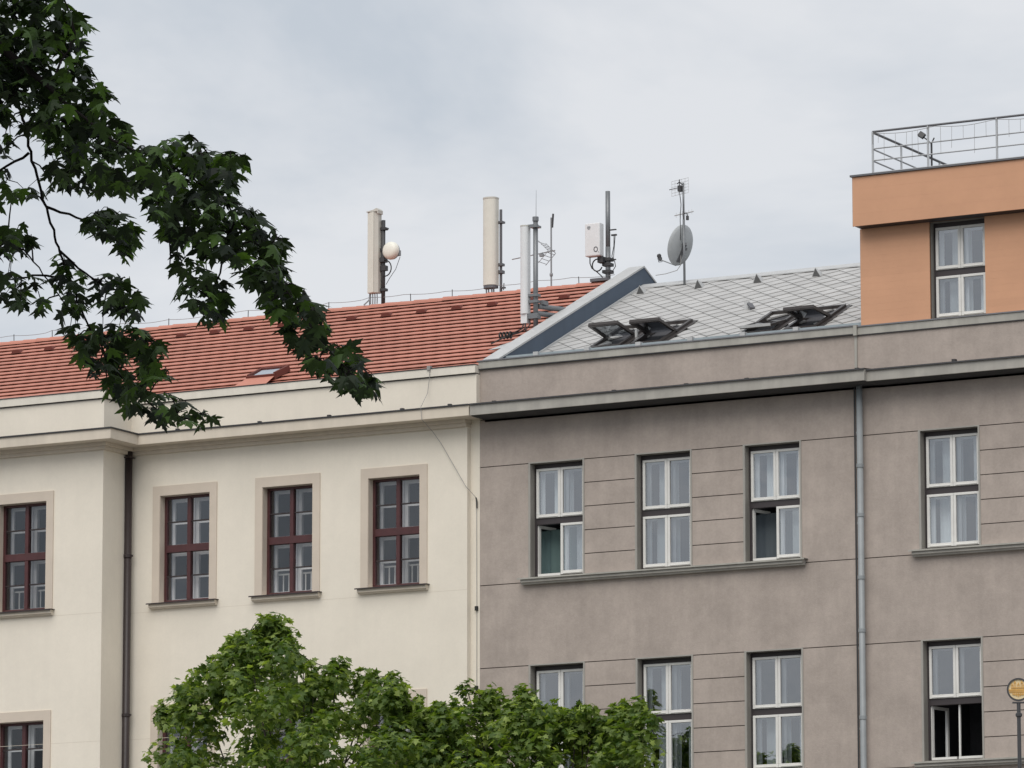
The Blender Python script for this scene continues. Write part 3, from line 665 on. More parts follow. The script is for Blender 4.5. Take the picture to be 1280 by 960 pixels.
# railing
rl = root('roof_railing', 'grey steel railing along the edge of the orange rooftop', 'railing', (7.48, 1.0, 20.79))
ZR = 21.82
m = MB(); m.tube([(7.48, 1.0, ZR), (19.3, 1.0, ZR)], .021, 8); m.build('handrail', 'rail_dark', rl)
m = MB(); m.tube([(7.48, 1.022, ZR - .01), (7.48, 7.5, ZR - .01)], .024, 8); m.build('handrail', 'rail_dark', rl)
for dz in (.31, .525, .75):
    m = MB(); m.tube([(7.48, 1.0, ZR - dz), (19.3, 1.0, ZR - dz)], .013, 6); m.build('rail', 'rail_steel', rl)
    m = MB(); m.tube([(7.48, 1.014, ZR - dz - .006), (7.48, 7.5, ZR - dz - .006)], .015, 6); m.build('rail', 'rail_steel', rl)
for x in (7.48, 8.56, 9.89, 11.2, 12.5, 13.8, 15.1):
    m = MB(); m.tube([(x, 1.0, 20.79), (x, 1.0, ZR + .004)], .022, 8); m.build('post', 'rail_steel', rl)
for y in (2.22, 3.9, 5.6):
    m = MB(); m.tube([(7.48, y, 20.79), (7.48, y, ZR)], .02, 8); m.build('post', 'rail_steel', rl)
fl_ = root('flood_light', 'small dark floodlight on a thin pole by the roof railing', 'lamp', (8.60, 1.06, 20.79))
m = MB(); m.tube([(8.60, 1.06, 20.79), (8.60, 1.06, 21.52)], .018, 6); m.tube([(8.60, 1.06, 21.5), (8.52, 1.03, 21.58), (8.47, 1.02, 21.62)], .012, 6); m.tube([(8.60, 1.06, 21.5), (8.66, 1.05, 21.6)], .012, 6); m.build('pole', 'pole_dark', fl_)
m = MB(); mm = Matrix.Translation((8.44, 1.0, 21.66)) @ Matrix.Rotation(R(35), 4, 'Y') @ Matrix.Rotation(R(-20), 4, 'X'); m.mbox(mm, .12, .06, .10); m.build('lamp_head', 'pole_dark', fl_, bevel=.006)
ic = root('string_light', 'faint icicle string light hanging along the roof railing', 'string light', (7.5, .97, ZR))
m = MB(); rr = random.Random(4); pts = []
for i in range(60):
    x = 7.5 + i * .11; z = ZR - .03 - .05 * abs(math.sin(i * .29)) ; pts.append((x, .965, z))
    if i % 2 == 0 or rr.random() < .4: m.tube([(x, .965, z), (x + rr.uniform(-.01, .01), .965, z - rr.uniform(.15, .55))], .0035, 4)
m.tube(pts, .005, 4); m.build('light_strand', 'wire_grey', ic)

# ------------------------------------------------------------------ cream building
cream = root('cream_building', 'cream plastered building with brown windows and a red tiled roof', 'building', (-6, 0, 0))
WY = -.13; LY = -1.07; LX = -7.47
cw = [(-6.80, -5.70), (-4.545, -3.46), (-2.27, -1.18)]
lw_ = [(-9.81, -8.725), (-12.36, -11.27), (-14.86, -13.77)]
up, lo = (14.09, 16.115), (9.96, 11.985)
upl, lol = (13.985, 16.04), (9.83, 11.90)
hs = [(a, b, *r_) for a, b in cw for r_ in (up, lo)]; hl = [(a, b, *r_) for a, b in lw_ for r_ in (upl, lol)]
m = MB(); wall_holes(m, LX, -.19, -.2, 17.3, WY, .4, hs); m.box(-.19, -.001, 0.0, .4, -.2, 17.3); m.build('wall', 'cream_render', cream)
m = MB(); wall_holes(m, -17.0, LX, -.2, 17.3, LY, LY + .5, hl); m.box(-8.0, LX, LY + .501, WY + .3, -.2, 17.3); m.build('projecting_wall', 'cream_render', cream)
hj = MB()
for z in (13.93, 9.80, 11.55): hj.box(-7.46, -.2, WY - .0015, WY, z, z + .006)
for z in (13.85, 11.45): hj.box(-17, LX + .001, LY - .0015, LY, z, z + .006)
build_each(hj, 'plaster_joint', 'cream_trim', cream)
CE = .50
def cornice(poly_fn, mname, nm):
    pass
# cornice follows the step in the front
def step_band(yo, z0, z1, m, nm, xr=.08, side=True, parent=cream):
    """band standing yo out from both wall planes, wrapped round the projection's corner"""
    b = MB(); xc = LX + yo
    pts = [(-17.2, LY - yo), (xc, LY - yo), (xc, WY - yo), (xr, WY - yo), (xr, WY + .3), (LX - .1, WY + .3), (LX - .1, LY + .3), (-17.2, LY + .3)]
    b.prism(pts, z0, z1, 'Z'); return b.build(nm, m, parent)
CO = .43
step_band(CO, 17.05, 17.235, 'cream_trim', 'cornice'); step_band(CO + .025, 17.236, 17.262, 'dark_edge', 'cornice_flashing')
step_band(.13, 16.985, 17.049, 'cream_trim', 'cornice_moulding', xr=-.17); step_band(.07, 16.92, 16.984, 'cream_trim', 'cornice_moulding', xr=-.185)
step_band(.0, 17.262, 17.90, 'cream_render', 'parapet', xr=.0)
step_band(.02, 17.885, 17.902, 'dark_edge', 'coping_shadow_strip', xr=-.0); step_band(.05, 17.902, 18.045, 'cream_coping', 'coping', xr=-.002); step_band(.062, 18.046, 18.062, 'dark_edge', 'coping_flashing', xr=-.0)  # first dark band paints in the coping's shadow line
m = MB()
for x in (-6.2, -4.4, -2.9, -1.35, -.35): m.box(x, x + .06, WY - CO - .02, WY - CO + .05, 17.26, 17.29)
m.box(-10.2, -10.1, LY - CO - .02, LY - CO + .05, 17.26, 17.29)
build_each(m, 'flashing_clip', 'dark_edge', cream)
names = ['cream wall window nearest the brown downpipe', 'middle window of the recessed cream front', 'cream wall window nearest the grey house']
for i, (a, b) in enumerate(cw):
    cream_window(cream, a, b, *up, WY, label=names[i], rail=(i > 0), seed=i * 5); cream_window(cream, a, b, *lo, WY, seed=i * 5 + 2, rail=False)
for i, (a, b) in enumerate(lw_):
    cream_window(cream, a, b, *upl, LY, seed=40 + i, rail=True, label='window in the projecting cream wall, white railing inside' if i == 0 else None); cream_window(cream, a, b, *lol, LY, seed=50 + i, dark=True, rail=False, label='dark window low in the projecting cream wall' if i == 0 else None)
m = MB(); m.tube([(-7.42, WY - .15, 17.04), (-7.42, WY - .15, .1)], .072, 14); dpc = m.build('downpipe', 'brown_metal', cream, smooth=True)
m = MB(); m.box(-7.51, -7.33, WY - .24, WY - .06, 16.86, 16.88)
for z in (15.0, 12.0, 9, 6, 3): m.lathe([(.074, -.03), (.084, -.028), (.084, .028), (.074, .03)], (-7.42, WY - .15, z), (0, 0, 1), 14); m.box(-7.345, -7.31, WY - .16, WY - .13, z - .015, z + .02)
build_each(m, 'pipe_collar', 'brown_metal', dpc)
# red roof
TS = .463
def zt_(Y): return 18.0 + TS * (Y - .3)
TX0, TX1 = -17.2, .09; TY0, TY1 = .12, 5.77
m = MB(); m.prism([(TY0, zt_(TY0) - .05), (TY1, zt_(TY1) - .05), (11.3, zt_(.2)), (11.3, 17.3), (TY0, 17.3)], TX0, TX1); m.box(TX0, TX1, TY1 - .09, TY1 + .07, zt_(TY1) - .2, zt_(TY1) + .02); troof = m.build('roof', 'tile_under', cream)
NT = 21; ca = math.cos(math.atan(TS)); tl = (TY1 - TY0) / ca / NT; tvy = Vector((0, ca, TS * ca)); tn = Vector((0, -TS * ca, ca)); tw = .30
rr = random.Random(11)
hatchx = (-5.72, -5.02)
for k in range(NT):
    m = MB(); s0 = k * tl; x = TX0 + (tw / 2 if k % 2 else 0) - tw
    while x < TX1 - .01:
        a, b = max(x + .0005, TX0), min(x + tw - .0005, TX1)
        x += tw
        if b - a < .03: continue
        j1 = rr.uniform(-.001, .001); j2 = rr.uniform(-.0006, .0006); j3 = rr.uniform(-.0006, .0006)
        P0 = Vector((0, TY0, zt_(TY0))) + tvy * (s0 - .03 + j1) ; P1 = Vector((0, TY0, zt_(TY0))) + tvy * (s0 + tl + .02)
        hb = .049 + j2; ht = .008; th = .014; mid = (a + b) / 2
        # slightly dished tile, its lower edge standing free of the one below
        vs = [Vector((a, 0, 0)) + P0 + tn * (hb + j3), Vector((mid, 0, 0)) + P0 + tn * (hb - .0015), Vector((b, 0, 0)) + P0 + tn * (hb - j3),
              Vector((b, 0, 0)) + P1 + tn * ht, Vector((mid, 0, 0)) + P1 + tn * (ht - .004), Vector((a, 0, 0)) + P1 + tn * ht]
        lo_ = [v - tn * th for v in vs]
        m.add(vs + lo_, [(0, 1, 4, 5), (1, 2, 3, 4), (7, 6, 11, 10), (8, 7, 10, 9), (0, 6, 7, 1), (1, 7, 8, 2), (2, 8, 9, 3), (0, 5, 11, 6)])
    m.build('tile_course', 'tile_red', troof)
m = MB(); zr_ = zt_(TY1)
rt = MB(); x = 0; nr = 9
rt.add([(xx, .13 * math.cos(math.pi * j / (nr - 1)) * (1.0 + .12 * (1 - xx / .36)), .085 * math.sin(math.pi * j / (nr - 1)) * (1.0 + .18 * (1 - xx / .36)) - .01) for xx in (0, .36) for j in range(nr)],
       [(j, j + 1, j + nr + 1, j + nr) for j in range(nr - 1)] + [tuple(range(nr))])
rme = rt.build('ridge_tile', 'tile_red', troof, origin=(0, 0, 0)); rme.location = Vector((TX0, TY1, zr_)) - WL[troof.name]; rdata = rme.data
for i in range(1, int((TX1 - TX0) / .33)): piece(rdata, 'ridge_tile', (TX0 + i * .33, TY1, zr_ + rr.uniform(-.004, .006)), troof)
vt = MB(); vt.add([(-.12, -.10, .0), (.12, -.10, 0), (.07, -.08, .075), (-.07, -.08, .075), (0, .2, .0)], [(0, 1, 2, 3), (1, 4, 2), (0, 3, 4), (3, 2, 4)])
v0 = vt.build('vent_tile', 'tile_under', troof, origin=(0, 0, 0)); tq = Matrix((ux, tvy, tn)).transposed().to_quaternion()
first = True
xv = -15.9
while xv < -.3:
    Y = 4.98; P = Vector((xv, Y, zt_(Y) + .045))
    if first: v0.location = P - WL[troof.name]; v0.rotation_mode = 'QUATERNION'; v0.rotation_quaternion = tq; first = False
    else: piece(v0.data, 'vent_tile', P, troof, tq)
    xv += .79
# roof hatch
def TP(x, Y, h): return Vector((x, Y, zt_(Y))) + tn * h
hx0, hx1 = -5.50, -4.98; hy0, hy1 = .98, 1.42
m = MB(); m.bar(TP(hx0 - .03, hy0, .12), TP(hx0 - .03, hy1, .10), .05, .12, tn); m.bar(TP(hx1 + .03, hy0, .12), TP(hx1 + .03, hy1, .10), .05, .12, tn); m.bar(TP(hx0 - .055, hy1 + .03, .10), TP(hx1 + .055, hy1 + .03, .10), .06, .12, tn); m.bar(TP(hx0 - .055, hy0 - .03, .10), TP(hx1 + .055, hy0 - .03, .10), .05, .12, tn)
hat = m.build('roof_hatch', 'tile_under', cream); hat['label'] = 'small glazed hatch low in the red roof'
m = MB(); m.add([TP(hx0, hy0, .15), TP(hx1, hy0, .15), TP(hx1, hy1, .14), TP(hx0, hy1, .14)], [(0, 1, 2, 3)]); m.build('pane', 'glass_roof', hat)
m = MB(); m.add([TP(hx0 - .02, hy0, .10), TP(hx1 + .02, hy0, .10), TP(hx1 + .02, hy1, .10), TP(hx0 - .02, hy1, .10)], [(0, 1, 2, 3)]); m.build('hatch_lining', 'curtain_white', hat)
m = MB(); m.add([TP(hx0 - .15, hy0 - .36, .075), TP(hx1 + .05, hy0 - .36, .075), TP(hx1 + .05, hy0 - .05, .12), TP(hx0 - .05, hy0 - .05, .12)], [(0, 1, 2, 3)]); m.build('hatch_apron', 'tile_red', hat)
m = MB(); m.prism([(11.2, 0), (11.2, 17.4), (11.6, 17.4), (11.6, 0)], TX0, -.001); m.build('rear_wall', 'cream_render', cream)

# ------------------------------------------------------------------ lightning conductor and cables
lc = root('lightning_conductor', 'thin lightning conductor wire on short posts along the red ridge', 'wire', (-8, 5.77, 20.6))
pts = []; zz = zr_ + .075; m2 = MB(); x = -17
i = 0
while x < -.1:
    nx = x + .94
    for k in range(6):
        t = k / 6; pts.append((x + .94 * t, 5.77, zz + .14 - .025 * math.sin(math.pi * t) + (.02 * math.sin(i * 1.7))))
    m2.tube([(x, 5.77, zz - .02), (x + rr.uniform(-.01, .01), 5.77, zz + .15)], .0085, 5); x = nx; i += 1
m = MB(); m.tube(pts, .0055, 5); m.build('wire', 'thin_steel', lc); build_each(m2, 'post', 'pole_dark', lc)
ca_ = root('facade_cable', 'thin slack cable slanting from the cream cornice to the grey house corner', 'cable', (-.9, WY, 17))
m = MB(); m.tube([(-.93, WY - .08, 18.06), (-.95, WY - .06, 17.9), (-.99, WY - .06, 17.6), (-.90, WY - CO - .04, 17.27), (-.88, WY - CO - .03, 17.04), (-.86, WY - .12, 16.88), (-.72, WY - .05, 16.66), (-.45, WY - .04, 16.22), (-.2, WY - .04, 15.82), (-.06, -.04, 15.62), (-.05, -.03, 15.3), (-.052, -.02, 13.6), (-.055, -.02, .3)], .0055, 5); m.build('cable_run', 'wire_grey', ca_)
m = MB(); m.tube([(-.06, -.04, 15.62), (-.04, -.04, 15.55), (-.045, -.03, 15.42)], .013, 6);  m.box(-.08, -.03, -.05, .0, 13.55, 13.63); m.box(-.08, -.03, -.05, .0, 12.1, 12.18); build_each(m, 'cable_clamp', 'cable_black', ca_)
m = MB(); m.box(-1.0, -.93, WY - .075, WY - .0, 18.02, 18.10); m.build('cable_hook', 'wire_grey', ca_)

# ------------------------------------------------------------------ antennas
ZRB = zr_ + .05
def rounded_panel(mb, cx, cy, wd, dp, z0, z1, n=7, flat=.25):
    """panel antenna body: flat back, gently rounded front facing -Y"""
    prof = [(cx + wd / 2, cy + dp / 2), (cx - wd / 2, cy + dp / 2)]
    for i in range(n):
        t = math.pi * i / (n - 1); prof.append((cx - wd / 2 * math.cos(t) ** 1 if abs(math.cos(t)) < .999 else cx - wd / 2 * math.copysign(1, math.cos(t)), cy - dp * flat - dp * (.5 - flat) * math.sin(t) * 1.4))
    mb.prism(prof, z0, z1, 'Z')
A1 = root('panel_antenna', 'tall cream panel antenna with a round dish on its dark mast', 'antenna', (-5.45, 5.8, ZRB), 'panel antennas on the red roof')
m = MB(); m.prism([(-5.71, 5.66), (-5.55, 5.62), (-5.55, 5.80), (-5.71, 5.80)], 20.83, 22.46, 'Z'); m.build('antenna_front', 'antenna_cream', A1, bevel=.012)
m = MB(); m.prism([(-5.547, 5.635), (-5.475, 5.69), (-5.475, 5.82), (-5.547, 5.82)], 20.83, 22.46, 'Z'); m.build('antenna_side', 'antenna_side', A1, bevel=.008)
m = MB(); m.prism([(-5.72, 22.462), (-5.72, 22.475), (-5.56, 22.50), (-5.49, 22.53), (-5.45, 22.49), (-5.45, 22.42), (-5.47, 22.42), (-5.47, 22.462)], 5.63, 5.82, 'Y'); m.build('end_cap', 'antenna_side', A1)
m = MB(); m.tube([(-5.425, 5.80, 20.45), (-5.425, 5.80, 22.30)], .040, 12); m.build('mast', 'pole_dark', A1, smooth=True)
m = MB()
for z in (20.87, 21.28, 21.33, 21.68, 22.1): m.box(-5.48, -5.345, 5.75, 5.85, z, z + .05)
m.box(-5.46, -5.36, 5.72, 5.86, 21.45, 21.54); m.box(-5.37, -5.31, 5.76, 5.82, 22.11, 22.135); build_each(m, 'clamp', 'pole_dark', A1)
dn = Vector((-.11, -.99, .05)).normalized(); dc = Vector((-5.22, 5.74, 21.66))
m = MB(); m.lathe([(.0, .10), (.06, .098), (.12, .085), (.16, .06), (.178, .02), (.18, -.03)], dc, dn, 28); dsh = m.build('radio_dish', 'radome_cream', A1, smooth=True)
m = MB(); m.lathe([(.179, -.03), (.165, -.08), (.1, -.13), (0.05, -.16), (0, -.16)], dc, dn, 28); m.box(-5.19, -5.09, 5.80, 5.92, 21.57, 21.68); m.tube([(-5.38, 5.82, 21.66), (-5.2, 5.9, 21.66)], .025, 8); m.build('dish_back', 'thin_steel', dsh)
m = MB(); m.tube([(-5.37, 5.77, 21.48)] + [(-5.36 + .14 * math.sin(t), 5.76, 21.32 + .16 * math.cos(t)) for t in [i * math.pi / 9 for i in range(10)]] + [(-5.40, 5.77, 21.16)], .012, 6)
m.tube([(-5.1, 5.9, 21.55), (-5.17, 5.85, 21.3), (-5.28, 5.8, 21.12), (-5.36, 5.8, 21.0)], .006, 5)
build_each(m, 'cable', 'cable_black', A1)
m = MB()
for x in (-5.67, -5.62, -5.57, -5.52): m.tube([(x, 5.72, 20.84), (x + .005, 5.72, 20.72), (x - .01, 5.74, 20.62)], .011, 6)
m.tube([(-5.68, 5.72, 20.84), (-5.69, 5.7, 20.7), (-5.78, 5.65, 20.6)], .014, 6); build_each(m, 'cable', 'thin_steel', A1)

A2 = root('panel_antenna', 'widest cream panel antenna, standing alone mid-ridge left of the white slim panel', 'antenna', (-2.86, 5.8, ZRB), 'panel antennas on the red roof')
m = MB(); rounded_panel(m, -2.985, 5.77, .285, .17, 20.76, 22.48, 11, .1); m.build('antenna_front', 'antenna_cream', A2)
m = MB(); rounded_panel(m, -2.985, 5.77, .295, .18, 22.481, 22.51, 11, .1); m.build('end_cap', 'antenna_side', A2)
m = MB(); rounded_panel(m, -2.985, 5.77, .27, .16, 20.70, 20.759, 9, .1); m.build('end_cap', 'rail_dark', A2)
m = MB(); m.tube([(-2.82, 5.9, 20.4), (-2.82, 5.9, 22.28)], .028, 10); m.build('mast', 'rail_dark', A2)
m = MB(); m.box(-2.87, -2.76, 5.83, 5.95, 21.15, 21.2); m.box(-2.87, -2.76, 5.83, 5.95, 21.0, 21.06); m.box(-2.87, -2.75, 5.83, 5.95, 22.0, 22.04); m.box(-2.80, -2.72, 5.86, 5.92, 20.7, 20.73); m.tube([(-2.74, 5.86, 20.66), (-2.73, 5.86, 20.8)], .01, 5); build_each(m, 'clamp', 'rail_dark', A2)
m = MB()
for x in (-3.07, -3.02, -2.95, -2.91): m.tube([(x, 5.76, 20.71), (x, 5.77, 20.6)], .014, 6)
build_each(m, 'cable', 'thin_steel', A2)

AY = 2.3
A3 = root('panel_antenna', 'slim white panel antenna bracketed to a steel pole beside the blue fire wall', 'antenna', (-.10, AY, 19.0), 'panel antennas on the red roof')
m = MB(); rounded_panel(m, -.305, AY - .02, .165, .13, 19.40, 21.06, 11, .1); m.build('antenna_front', 'antenna_white', A3)
m = MB(); rounded_panel(m, -.305, AY - .02, .17, .135, 21.061, 21.085, 9, .1); m.build('end_cap', 'antenna_side', A3)
m = MB(); m.box(-.37, -.24, AY - .07, AY + .05, 19.22, 19.399); m.build('connector_box', 'antenna_white', A3)
m = MB(); m.tube([(-.10, AY + .02, 18.75), (-.10, AY + .02, 21.16)], .046, 12); m.build('mast', 'pole_steel', A3, smooth=True)
m = MB(); m.box(-.25, -.06, AY - .02, AY + .06, 21.05, 21.10); m.tube([(-.10, AY + .02, 21.16), (-.10, AY + .02, 21.24)], .06, 10); m.box(-.19, -.02, AY - .06, AY + .10, 21.03, 21.07)
for z in (19.35, 19.6, 19.72, 19.30): m.box(-.23, -.03, AY - .05, AY + .09, z, z + .05)
build_each(m, 'clamp', 'pole_steel', A3)
m = MB(); m.tube([(-.09, AY + .02, 21.24), (-.085, AY + .02, 21.75)], .006, 5, .003); m.build('whip', 'thin_steel', A3)
m = MB(); m.tube([(-.07, AY + .06, 19.54), (.10, 3.35, 19.60)], .05, 10); m.tube([(-.07, AY + .02, 19.40), (.10, 3.30, 19.46)], .05, 10); m.box(-.05, .02, AY + .1, AY + .3, 19.58, 19.66); build_each(m, 'strut', 'pole_steel', A3)
m = MB(); m.tube([(-.32, AY - .05, 19.22), (-.33, AY - .08, 19.12), (-.36, AY - .3, 19.02), (-.40, AY - .5, 18.93), (-.6, AY - .8, 18.74)], .014, 6)
m.tube([(-.28, AY - .05, 19.22), (-.26, AY - .1, 19.1), (-.28, AY - .3, 19.0), (-.33, AY - .45, 18.95), (-.45, AY - .6, 18.86)], .014, 6)
for k in range(4): m.tube([(-.50 + .07 * k - .05, AY - .52 + .05 * math.cos(t), 18.93 + .06 * math.sin(t)) for t in [i * math.pi / 5 for i in range(11)]], .016, 6)
m.tube([(-.24, AY, 19.4), (-.18, AY - .04, 19.2), (-.2, AY - .2, 19.05), (-.05, AY - .2, 19.0)], .012, 6); build_each(m, 'cable', 'cable_black', A3)
m = MB(); m.add([TP(-.62, 1.45, .085), TP(-.02, 1.6, .085), TP(.06, 2.05, .085), TP(-.36, 1.95, .085)], [(0, 1, 2, 3)]); m.add([TP(-.35, 2.55, .085), TP(.08, 2.55, .085), TP(.08, 3.1, .085), TP(-.2, 3.1, .085)], [(0, 1, 2, 3)]); build_each(m, 'base_flashing', 'zinc', A3)

def yagi(mb, a, b, n, l0, l1, up=Vector((0, 1, 0)), r=.005):
    a = Vector(a); b = Vector(b); mb.tube([a, b], .011, 6)
    for i in range(n):
        t = (i + .5) / n; p = a.lerp(b, t); h = (l0 + (l1 - l0) * t) / 2; mb.tube([p - up * h, p + up * h], r, 5)
Y1 = root('television_aerial', 'small yagi aerial on a thin mast behind the white panel antenna', 'aerial', (-1.63, 5.77, ZRB), 'television aerials on the ridges')
m = MB(); m.tube([(-1.63, 5.77, 20.5), (-1.63, 5.77, 21.98)], .017, 8); m.lathe([(.03, -.03), (.035, 0), (.03, .03)], (-1.63, 5.77, 20.85), (0, 0, 1), 10); m.build('mast', 'thin_steel', Y1)
m = MB(); yagi(m, (-1.56, 5.80, 21.33), (-2.42, 5.62, 21.20), 9, .10, .05); m.build('boom', 'thin_steel', Y1)
m = MB()
for sgn in (1, -1):
    for k in range(4):
        c0 = Vector((-1.64 - .05 * k * 1.3, 5.78, 21.30 + sgn * (.03 + .055 * k))); m.tube([c0 + Vector((0, -.16, 0)), c0 + Vector((0, .16, 0))], .006, 5)
    m.tube([(-1.62, 5.63, 21.30), (-1.84, 5.63, 21.30 + sgn * .22)], .006, 5); m.tube([(-1.62, 5.93, 21.30), (-1.84, 5.93, 21.30 + sgn * .22)], .006, 5)
m.box(-1.86, -1.78, 5.70, 5.76, 21.22, 21.27); m.build('reflector', 'thin_steel', Y1)
m = MB(); m.tube([(-1.60, 5.76, 21.78), (-1.58, 5.76, 22.05)], .02, 8); m.tube([(-1.63, 5.77, 21.8), (-1.59, 5.76, 21.83)], .01, 5); m.build('rod_aerial', 'pole_dark', Y1)

BX = root('radio_unit', 'white equipment box with a ring emblem on a dark steel mast by the ridge', 'antenna', (-.43, 5.9, ZRB))
bx0, bx1, by0, by1, bz0, bz1 = -.80, -.475, 5.60, 5.78, 21.10, 21.75
m = MB(); m.box(bx0, bx1, by0, by1, bz0, bz1); m.build('unit_housing', 'antenna_white', BX, bevel=.018)
m = MB(); m.tube([(-.43, 5.86, 20.4), (-.43, 5.86, 21.3)], .05, 12); m.tube([(-.43, 5.86, 21.3), (-.43, 5.86, 22.40)], .046, 12); m.build('mast', 'pole_steel', BX, smooth=True)
m = MB(); n = 20; oc_ = Vector((bx1 - .085, by0 - .004, bz0 + .125)); vs = []
for i in range(n):
    t = 2 * math.pi * i / n
    vs += [oc_ + Vector((math.cos(t) * .048, 0, math.sin(t) * .055)), oc_ + Vector((math.cos(t) * .030, 0, math.sin(t) * .036))]
m.add(vs, [(2 * i, (2 * i + 2) % (2 * n), (2 * i + 3) % (2 * n), 2 * i + 1) for i in range(n)]); m.box(bx1 - .03, bx1 - .018, by0 - .005, by0 - .003, bz0 + .06, bz0 + .075); m.build('ring_emblem', 'rail_dark', BX)
m = MB(); m.add([(bx0 + .05, by0 - .004, bz1 - .10), (bx0 + .13, by0 - .004, bz1 - .10), (bx0 + .12, by0 - .004, bz1 - .06), (bx0 + .06, by0 - .004, bz1 - .06)], [(0, 1, 2, 3)]); m.box(bx0 + .07, bx0 + .11, by0 - .005, by0 - .003, bz1 - .125, bz1 - .11); m.build('maker_mark', 'thin_steel', BX)
m = MB()
for z in (21.02, 20.92, 20.78): m.box(-.52, -.35, 5.78, 5.95, z, z + .06)
m.box(-.58, -.46, 5.70, 5.84, 20.98, 21.095); m.box(-.40, -.26, 5.84, 5.88, 21.03, 21.05); m.box(-.40, -.25, 5.84, 5.88, 21.62, 21.64); m.box(-.33, -.22, 5.80, 5.84, 21.50, 21.53); build_each(m, 'clamp', 'pole_dark', BX)
m = MB(); m.tube([(-.74, 5.70, 21.1), (-.74, 5.70, 20.98), (-.70, 5.7, 20.88), (-.62, 5.72, 20.82), (-.52, 5.76, 20.72), (-.46, 5.8, 20.6)], .011, 6); m.tube([(-.58 + .11 * math.cos(t), 5.70, 20.93 + .12 * math.sin(t)) for t in [i * math.pi / 8 for i in range(3, 16)]], .013, 6)
m.tube([(-.275, 5.82, 21.5), (-.28, 5.82, 21.3), (-.33, 5.83, 21.1), (-.27, 5.83, 21.0), (-.25, 5.83, 20.9), (-.33, 5.84, 20.8)], .008, 6); m.tube([(-.25, 5.82, 21.5), (-.29, 5.82, 21.05)], .007, 5); build_each(m, 'cable', 'cable_black', BX)
m = MB(); m.box(-.70, -.34, 5.62, 5.86, 20.60, 20.66); m.build('base_plate', 'rail_dark', BX)

DM = root('satellite_dish', 'grey satellite dish on a thin mast with a grid aerial on top', 'satellite dish', (1.40, 5.5, zs(5.5)))
mx_, my_ = 1.41, 5.5
m = MB(); m.tube([(mx_, my_, 20.25), (mx_ - .01, my_, 21.6)], .023, 10); m.tube([(mx_ - .01, my_, 21.6), (mx_ - .015, my_, 22.32)], .019, 10); m.build('mast', 'pole_steel', DM, smooth=True)
dv = Vector((-.95, .18, .30)).normalized(); dcn = Vector((mx_ - .16, my_ + .13, 21.14)); m = MB()
xa = Vector((0, 0, 1)); xa = (xa - dv * xa.dot(dv)).normalized(); ya = dv.cross(xa); NR, NA = 6, 32; vs = []
for i in range(NR + 1):
    r_ = i / NR
    for j in range(NA):
        t = 2 * math.pi * j / NA; vs.append(dcn + xa * (.40 * r_ * math.cos(t)) + ya * (.365 * r_ * math.sin(t)) + dv * (.085 * (r_ * r_) - .085))
vs2 = [v - dv * .012 for v in vs]; fs_ = [(i * NA + j, i * NA + (j + 1) % NA, (i + 1) * NA + (j + 1) % NA, (i + 1) * NA + j) for i in range(NR) for j in range(NA)]
o_ = len(vs); m.add(vs + vs2, fs_ + [tuple(i + o_ for i in reversed(f)) for f in fs_] + [(NR * NA + j, NR * NA + (j + 1) % NA, o_ + NR * NA + (j + 1) % NA, o_ + NR * NA + j) for j in range(NA)])
dish = m.build('reflector', 'dish_grey', DM, smooth=True)
m = MB(); bk0 = dcn - dv * .10; m.bar(bk0 + xa * .02, bk0 - xa * .33 + dv * .05, .09, .03, dv); m.bar(bk0, Vector((mx_, my_ + .02, 21.13)), .08, .05); m.bar(bk0 - xa * .05, bk0 - xa * .05 + ya * .1, .05, .03, dv); m.build('mount', 'rail_dark', DM)
m = MB(); lnb = dcn + dv * .46 - xa * .33; b0 = dcn - xa * .40 - dv * .02; m.tube([b0, lnb - xa * .02], .012, 6); arm = m.build('feed_arm', 'thin_steel', DM)
m = MB(); m.lathe([(.0, -.0), (.035, .0), (.045, .03), (.03, .08), (.03, .13), (0, .13)], lnb + xa * .06 - dv * .0, -xa * .6 - dv * .5, 12); m.tube([lnb + Vector((0, 0, .0)), lnb + Vector((.02, 0, -.09)), lnb + Vector((.09, 0, -.09)), lnb + Vector((.08, 0, .0))], .008, 5); m.build('feed_horn', 'pole_dark', arm)
m = MB(); gc = Vector((mx_ - .11, my_ + .05, 22.25)); gx = Vector((.93, -.36, 0))
for k in range(6): m.tube([gc + gx * (-.24 + .096 * k) + Vector((0, 0, -.14)), gc + gx * (-.24 + .096 * k) + Vector((0, 0, .15))], .0035, 4)
for k in range(6): m.tube([gc - gx * .24 + Vector((0, 0, -.14 + .058 * k)), gc + gx * .24 + Vector((0, 0, -.14 + .058 * k))], .0035, 4)
m.build('grid_aerial', 'zinc', DM)
m = MB(); m.box(mx_ - .10, mx_ - .03, my_ - .08, my_ + .02, 22.15, 22.26); m.tube([gc - gx * .24 + Vector((0, -.1, -.03)), gc + gx * .16 + Vector((0, -.1, -.03))], .008, 5); m.tube([(mx_ - .12, my_ - .05, 22.3), (mx_ - .07, my_ - .05, 22.33), (mx_ - .02, my_ - .03, 22.28)], .012, 5); m.tube([(mx_ - .07, my_ - .05, 22.26), (mx_ - .07, my_ - .05, 22.38)], .01, 5); m.tube([(mx_ - .08, my_ - .03, 22.14), (mx_ - .05, my_ - .03, 21.9), (mx_ - .07, my_ - .03, 21.6), (mx_ - .06, my_ - .03, 21.2)], .008, 5); m.build('dipole', 'pole_dark', DM)
m = MB(); q = Vector((mx_ + .02, my_, 21.72)); yagi(m, q + gx * -.30, q + gx * .24, 6, .10, .10, Vector((0, 0, 1)), .003); m.build('side_aerial', 'zinc', DM)
